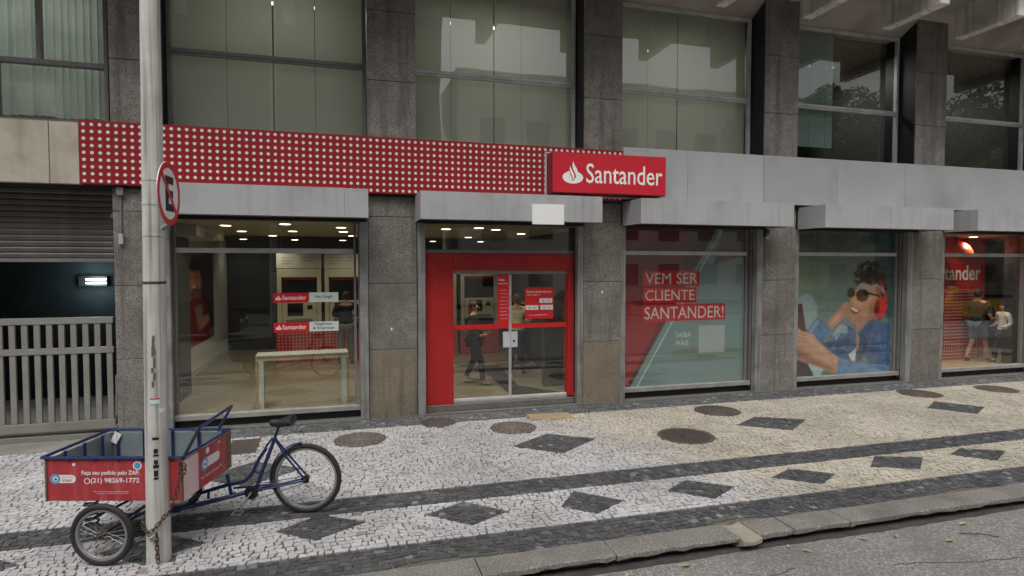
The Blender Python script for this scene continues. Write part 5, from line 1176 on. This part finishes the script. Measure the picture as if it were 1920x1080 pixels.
up = [(-.19, 0, 1.40), (-.29, -.02, 1.16), (-.16, -.25, 1.12), (-.10, -.36, 1.14)]; upr = [(.19, 0, 1.40), (.29, -.02, 1.16), (.16, -.25, 1.12), (.10, -.36, 1.14)]
person((.04, 14.85, .122), PI, 'man in black jacket and olive trousers, back to the street, at the cash machine', 1.72, 'cloth_black', 'cloth_olive', armL=up, armR=upr)
person((2.5, 11.62, .122), 1.15, 'woman in dark clothes walking behind the left door leaf, brown handbag on her side', 1.64, 'cloth_dark', 'cloth_black', 'hair_brown', 'skin', 'shoe', stride=.2, long_hair=True, bag=True)
person((3.62, 12.4, .122), PI-.3, 'person in cream top and navy trousers behind the gap between the door leaves', 1.72, 'cloth_cream', 'cloth_navy', 'hair_brown', 'skin', 'shoe_dark', armL=up, armR=upr)
person((4.15, 13.6, .122), PI+.3, 'person in black clothes deep in the hall behind the right door leaf', 1.7, 'cloth_black', 'cloth_black', 'hair', 'skin_dark', 'shoe_dark')
person((15.12, 11.0, .122), 1.7, 'person in dark shirt and grey denim shorts, stand-in for walker mirrored in last window', 1.75, 'cloth_dark', 'denim', 'hair', 'skin', 'shoe_dark', stride=.24, sleeves=False, shorts=True)  # solid body set indoors in place of a passer-by reflected in the glass
person((15.42, 10.6, .122), -1.9, 'smaller person in a white top and jeans, stand-in for reflection in last window, right', 1.45, 'cloth_white', 'cloth_navy', 'hair', 'skin', 'shoe_dark', stride=.14)  # likewise a figure added inside where the pane mirrors someone in the street

# ------------------------------------------------------------------ litter
def leaf_mesh(l, w):
    n = 8; v = []; 
    for i in range(n+1):
        u = i/n; hw = w*math.sin(PI*min(1, u*1.02))**.8; z = .012*math.sin(u*PI)+.004
        v += [(l*(u-.5), -hw, z), (l*(u-.5), 0, z-.004), (l*(u-.5), hw, z+.003)]
    mb = MB(); mb.add(v, [(i*3+q, i*3+q+1, i*3+q+4, i*3+q+3) for i in range(n) for q in (0, 1)], True); return mb
for i, (x, y, l, w, rz, m_, lb) in enumerate(((1.58, 4.42, .10, .025, .3, 'leaf', 'pale green leaf lying on the asphalt near the kerb at the bottom edge'), (1.93, 4.36, .08, .02, 1.9, 'leaf', 'second small green leaf on the asphalt, right of the pole side'),
      (2.28, 4.46, .09, .02, .6, 'leaf_dry', 'yellowish leaf on the road close to the kerb'), (2.84, 4.47, .10, .026, 0, 'leaf', 'bright green leaf in the gutter left of the broken kerb piece'),
      (4.05, 4.40, .10, .02, -.9, 'leaf', 'long green leaf on the asphalt right of the broken kerb piece'), (4.75, 4.45, .09, .02, -.5, 'leaf', 'green leaf by the dark wet patch along the kerb'),
      (5.1, 4.42, .08, .02, 1.2, 'leaf_dry', 'dry cream leaf in the gutter'), (5.5, 4.2, .11, .02, -.2, 'leaf', 'narrow green leaf furthest out on the road'), (6.0, 4.45, .13, .03, .1, 'leaf_dry', 'large pale leaf in the gutter at the right'), (3.95, 4.52, .05, .02, .4, 'leaf_dry', 'scrap of dry leaf beside the broken kerb'))):
    o = leaf_mesh(l*.85, w*.7).build('fallen_leaf', M[m_]); o.location = (x, y, -.118); o.rotation_euler = (0, 0, rz); tag(o, lb, 'leaf', 'leaves along the gutter')
o = MB().tube([(-.17, 0, .005), (0, .01, .012), (.17, 0, .004)], .005, 6).build('twig', M['bark']); o.location = (5.9, 4.22, -.118); o.rotation_euler = (0, 0, -.5); tag(o, 'thin brown twig on the asphalt at the right', 'twig')

# ------------------------------------------------------------------ the other side of the street (seen mirrored in the glass)
MB().box(-60, 90, -13, -7.5, -.3, -.02).build('far_sidewalk', M['apron'], kind='structure')
def far_building(x0, x1, h, lb, col):
    t = empty('far_building', lb, 'building', ((x0+x1)/2, -17, 0)); w = (x1-x0)/2
    MB().box(-w, w, -6, 0, 0, h, .05).build('wall', col, t)
    n = int(2*w/3); pm = None
    for j in range(int(h/3.1)):
        for i in range(n):
            px, pz = -w+1.5+i*(2*w-1)/n, 1.1+j*3.1
            if pm is None: pm = MB().box(0, 1.6, -.0, .06, 0, 1.5, .01).build('window', M['far_glass'], t); pm.location = (px, .0, pz)
            else: inst(pm, t, (px, 0, pz))
far_building(-34, -12, 24, 'tall grey apartment house across the street, left', M['concrete']); far_building(-11, 6, 27, 'tall dark apartment house across the street, middle', M['granite_dark']); far_building(7, 30, 15, 'pale block across the street, right', M['far_wall']); far_building(31, 60, 12, 'grey block across the street, far right', M['concrete'])
def tree(x, y, h, r, lb, seed):
    rr = random.Random(seed); t = empty('street_tree', lb, 'tree', (x, y, 0), 0, 'trees across the street')
    MB().tube([(0, 0, 0), (.1, 0, h*.3), (0, .1, h*.55)], [.2, .15, .09], 10).build('trunk', M['bark'], t)
    lim = MB()
    for k in range(6): a_ = k*1.05; lim.tube([(0, .05, h*.42), (r*.4*math.cos(a_), r*.4*math.sin(a_), h*.6), (r*.75*math.cos(a_), r*.75*math.sin(a_), h*.75)], [.07, .045, .02], 6)
    lim.build('limbs', M['bark'], t); cr_ = MB(); cl = [(r*.7*rr.uniform(-1, 1), r*.7*rr.uniform(-1, 1), h*rr.uniform(.55, .95), r*rr.uniform(.25, .45)) for _ in range(16)]
    for k in range(15000):
        c = rr.choice(cl); d_ = Vector((rr.gauss(0, 1), rr.gauss(0, 1), rr.gauss(0, 1))).normalized()*c[3]*rr.uniform(.4, 1)**.5; p = Vector(c[:3])+d_; s = rr.uniform(.10, .21)
        u = Vector((rr.gauss(0, 1), rr.gauss(0, 1), rr.gauss(0, .6))).normalized(); w_ = u.orthogonal().normalized()
        cr_.add([p-u*s, p+w_*s*.4, p+u*s, p-w_*s*.4], [(0, 1, 2, 3)])
    me = bpy.data.meshes.new('crown'); me.from_pydata(cr_.v, [], cr_.f); put('crown', me, M['tree_leaf'], t)
for x, y, h, r, lb, s in ((28, -10, 12.6, 4.6, 'leafy tree across the street by the yellow taxi', 1), (46, -10.5, 13.2, 4.8, 'tallest leafy tree across the street, furthest right', 2), (37, -10.5, 13.6, 4.6, 'leafy tree across the street, second from the right', 3), (-14, -11, 8, 2.7, 'tree across the street at the left', 4)): tree(x, y, h, r, lb, s)
def car(x, y, paint, lb, cat='car', rz=0):
    t = empty('parked_car' if cat == 'car' else 'taxi', lb, cat, (x, y, -.12), rz)
    side_p = [(-2.1, .35), (-2.12, .62), (-1.95, .86), (-1.3, .93), (-.85, 1.36), (-.4, 1.45), (.55, 1.44), (1.25, 1.02), (1.95, .86), (2.12, .62), (2.08, .3), (1.7, .25), (-1.7, .25)]
    n = len(side_p); v = []
    for yy, sh in ((-.86, .0), (-.80, 1), (.80, 1), (.86, .0)):
        for px, pz in side_p: hi = pz > .95; v.append((px*(1 if not sh else .985), yy*(.78 if hi else 1), pz if not sh else pz+(.02 if hi else 0)))
    f = [(r_*n+i, r_*n+(i+1) % n, (r_+1)*n+(i+1) % n, (r_+1)*n+i) for r_ in range(3) for i in range(n)]+[tuple(range(n)), tuple(range(3*n, 4*n))[::-1]]
    mb = MB(); mb.add(v, f); mb.build('body', paint, t)
    for s in (-1, 1):
        g_ = MB(); g_.add([(px, s*yy, pz) for px, yy, pz in ((-1.12, .80, .97), (-.8, .69, 1.33), (-.05, .68, 1.38), (-.05, .80, .97))]+[(px, s*yy, pz) for px, yy, pz in ((.02, .80, .97), (.02, .68, 1.38), (.5, .68, 1.36), (1.1, .80, .98))], [(0, 1, 2, 3), (4, 5, 6, 7)]); g_.v = [(a_, b_+s*.03, c_) for a_, b_, c_ in g_.v]; g_.build('side_windows', M['car_glass'], t)
        for wx_ in (-1.3, 1.3):
            wh = MB().lathe([(.2, -.1), (.3, -.1), (.32, -.05), (.32, .05), (.3, .1), (.2, .1)], 24, Matrix.Translation((wx_, s*.78, .32)) @ Matrix.Rotation(PI/2, 4, 'X')).build('wheel', M['rubber'], t); MB().lathe([(.2, -.105), (.19, .0), (.2, .105)], 16, Matrix.Translation((wx_, s*.78, .32)) @ Matrix.Rotation(PI/2, 4, 'X')).build('hubcap', M['rim'], wh)
        MB().box(2.06, 2.13, s*.62-.14, s*.62+.14, .6, .72, .01).build('headlight', M['sign_white'], t)
    g_ = MB(); g_.add([(1.27, -.66, 1.03), (1.27, .66, 1.03), (.62, .6, 1.43), (.62, -.6, 1.43)], [(0, 1, 2, 3)]); g_.add([(-1.32, -.66, .96), (-1.32, .66, .96), (-.9, .6, 1.36), (-.9, -.6, 1.36)], [(0, 1, 2, 3)]); g_.v = [(a_+(.02 if a_ > 0 else -.02), b_, c_+.02) for a_, b_, c_ in g_.v]; g_.build('windscreens', M['car_glass'], t)
    if cat == 'taxi': MB().box(-.2, .2, -.1, .1, 1.47, 1.58, .02).build('roof_sign', M['sign_white'], t)
car(29.8, -6.4, M['car_yellow'], 'yellow taxi across the street, mirrored in the headphone poster window', 'taxi'); car(28.5, -1.9, M['car_yellow'], 'yellow taxi driving in the near lane, mirrored in the last window', 'taxi', .02)
car(11.0, -6.3, M['car_green'], 'pale green car parked across the street, mirrored in the door'); car(-5.6, -3.3, M['car_dark'], 'dark car on the road, mirrored in the first shop window')
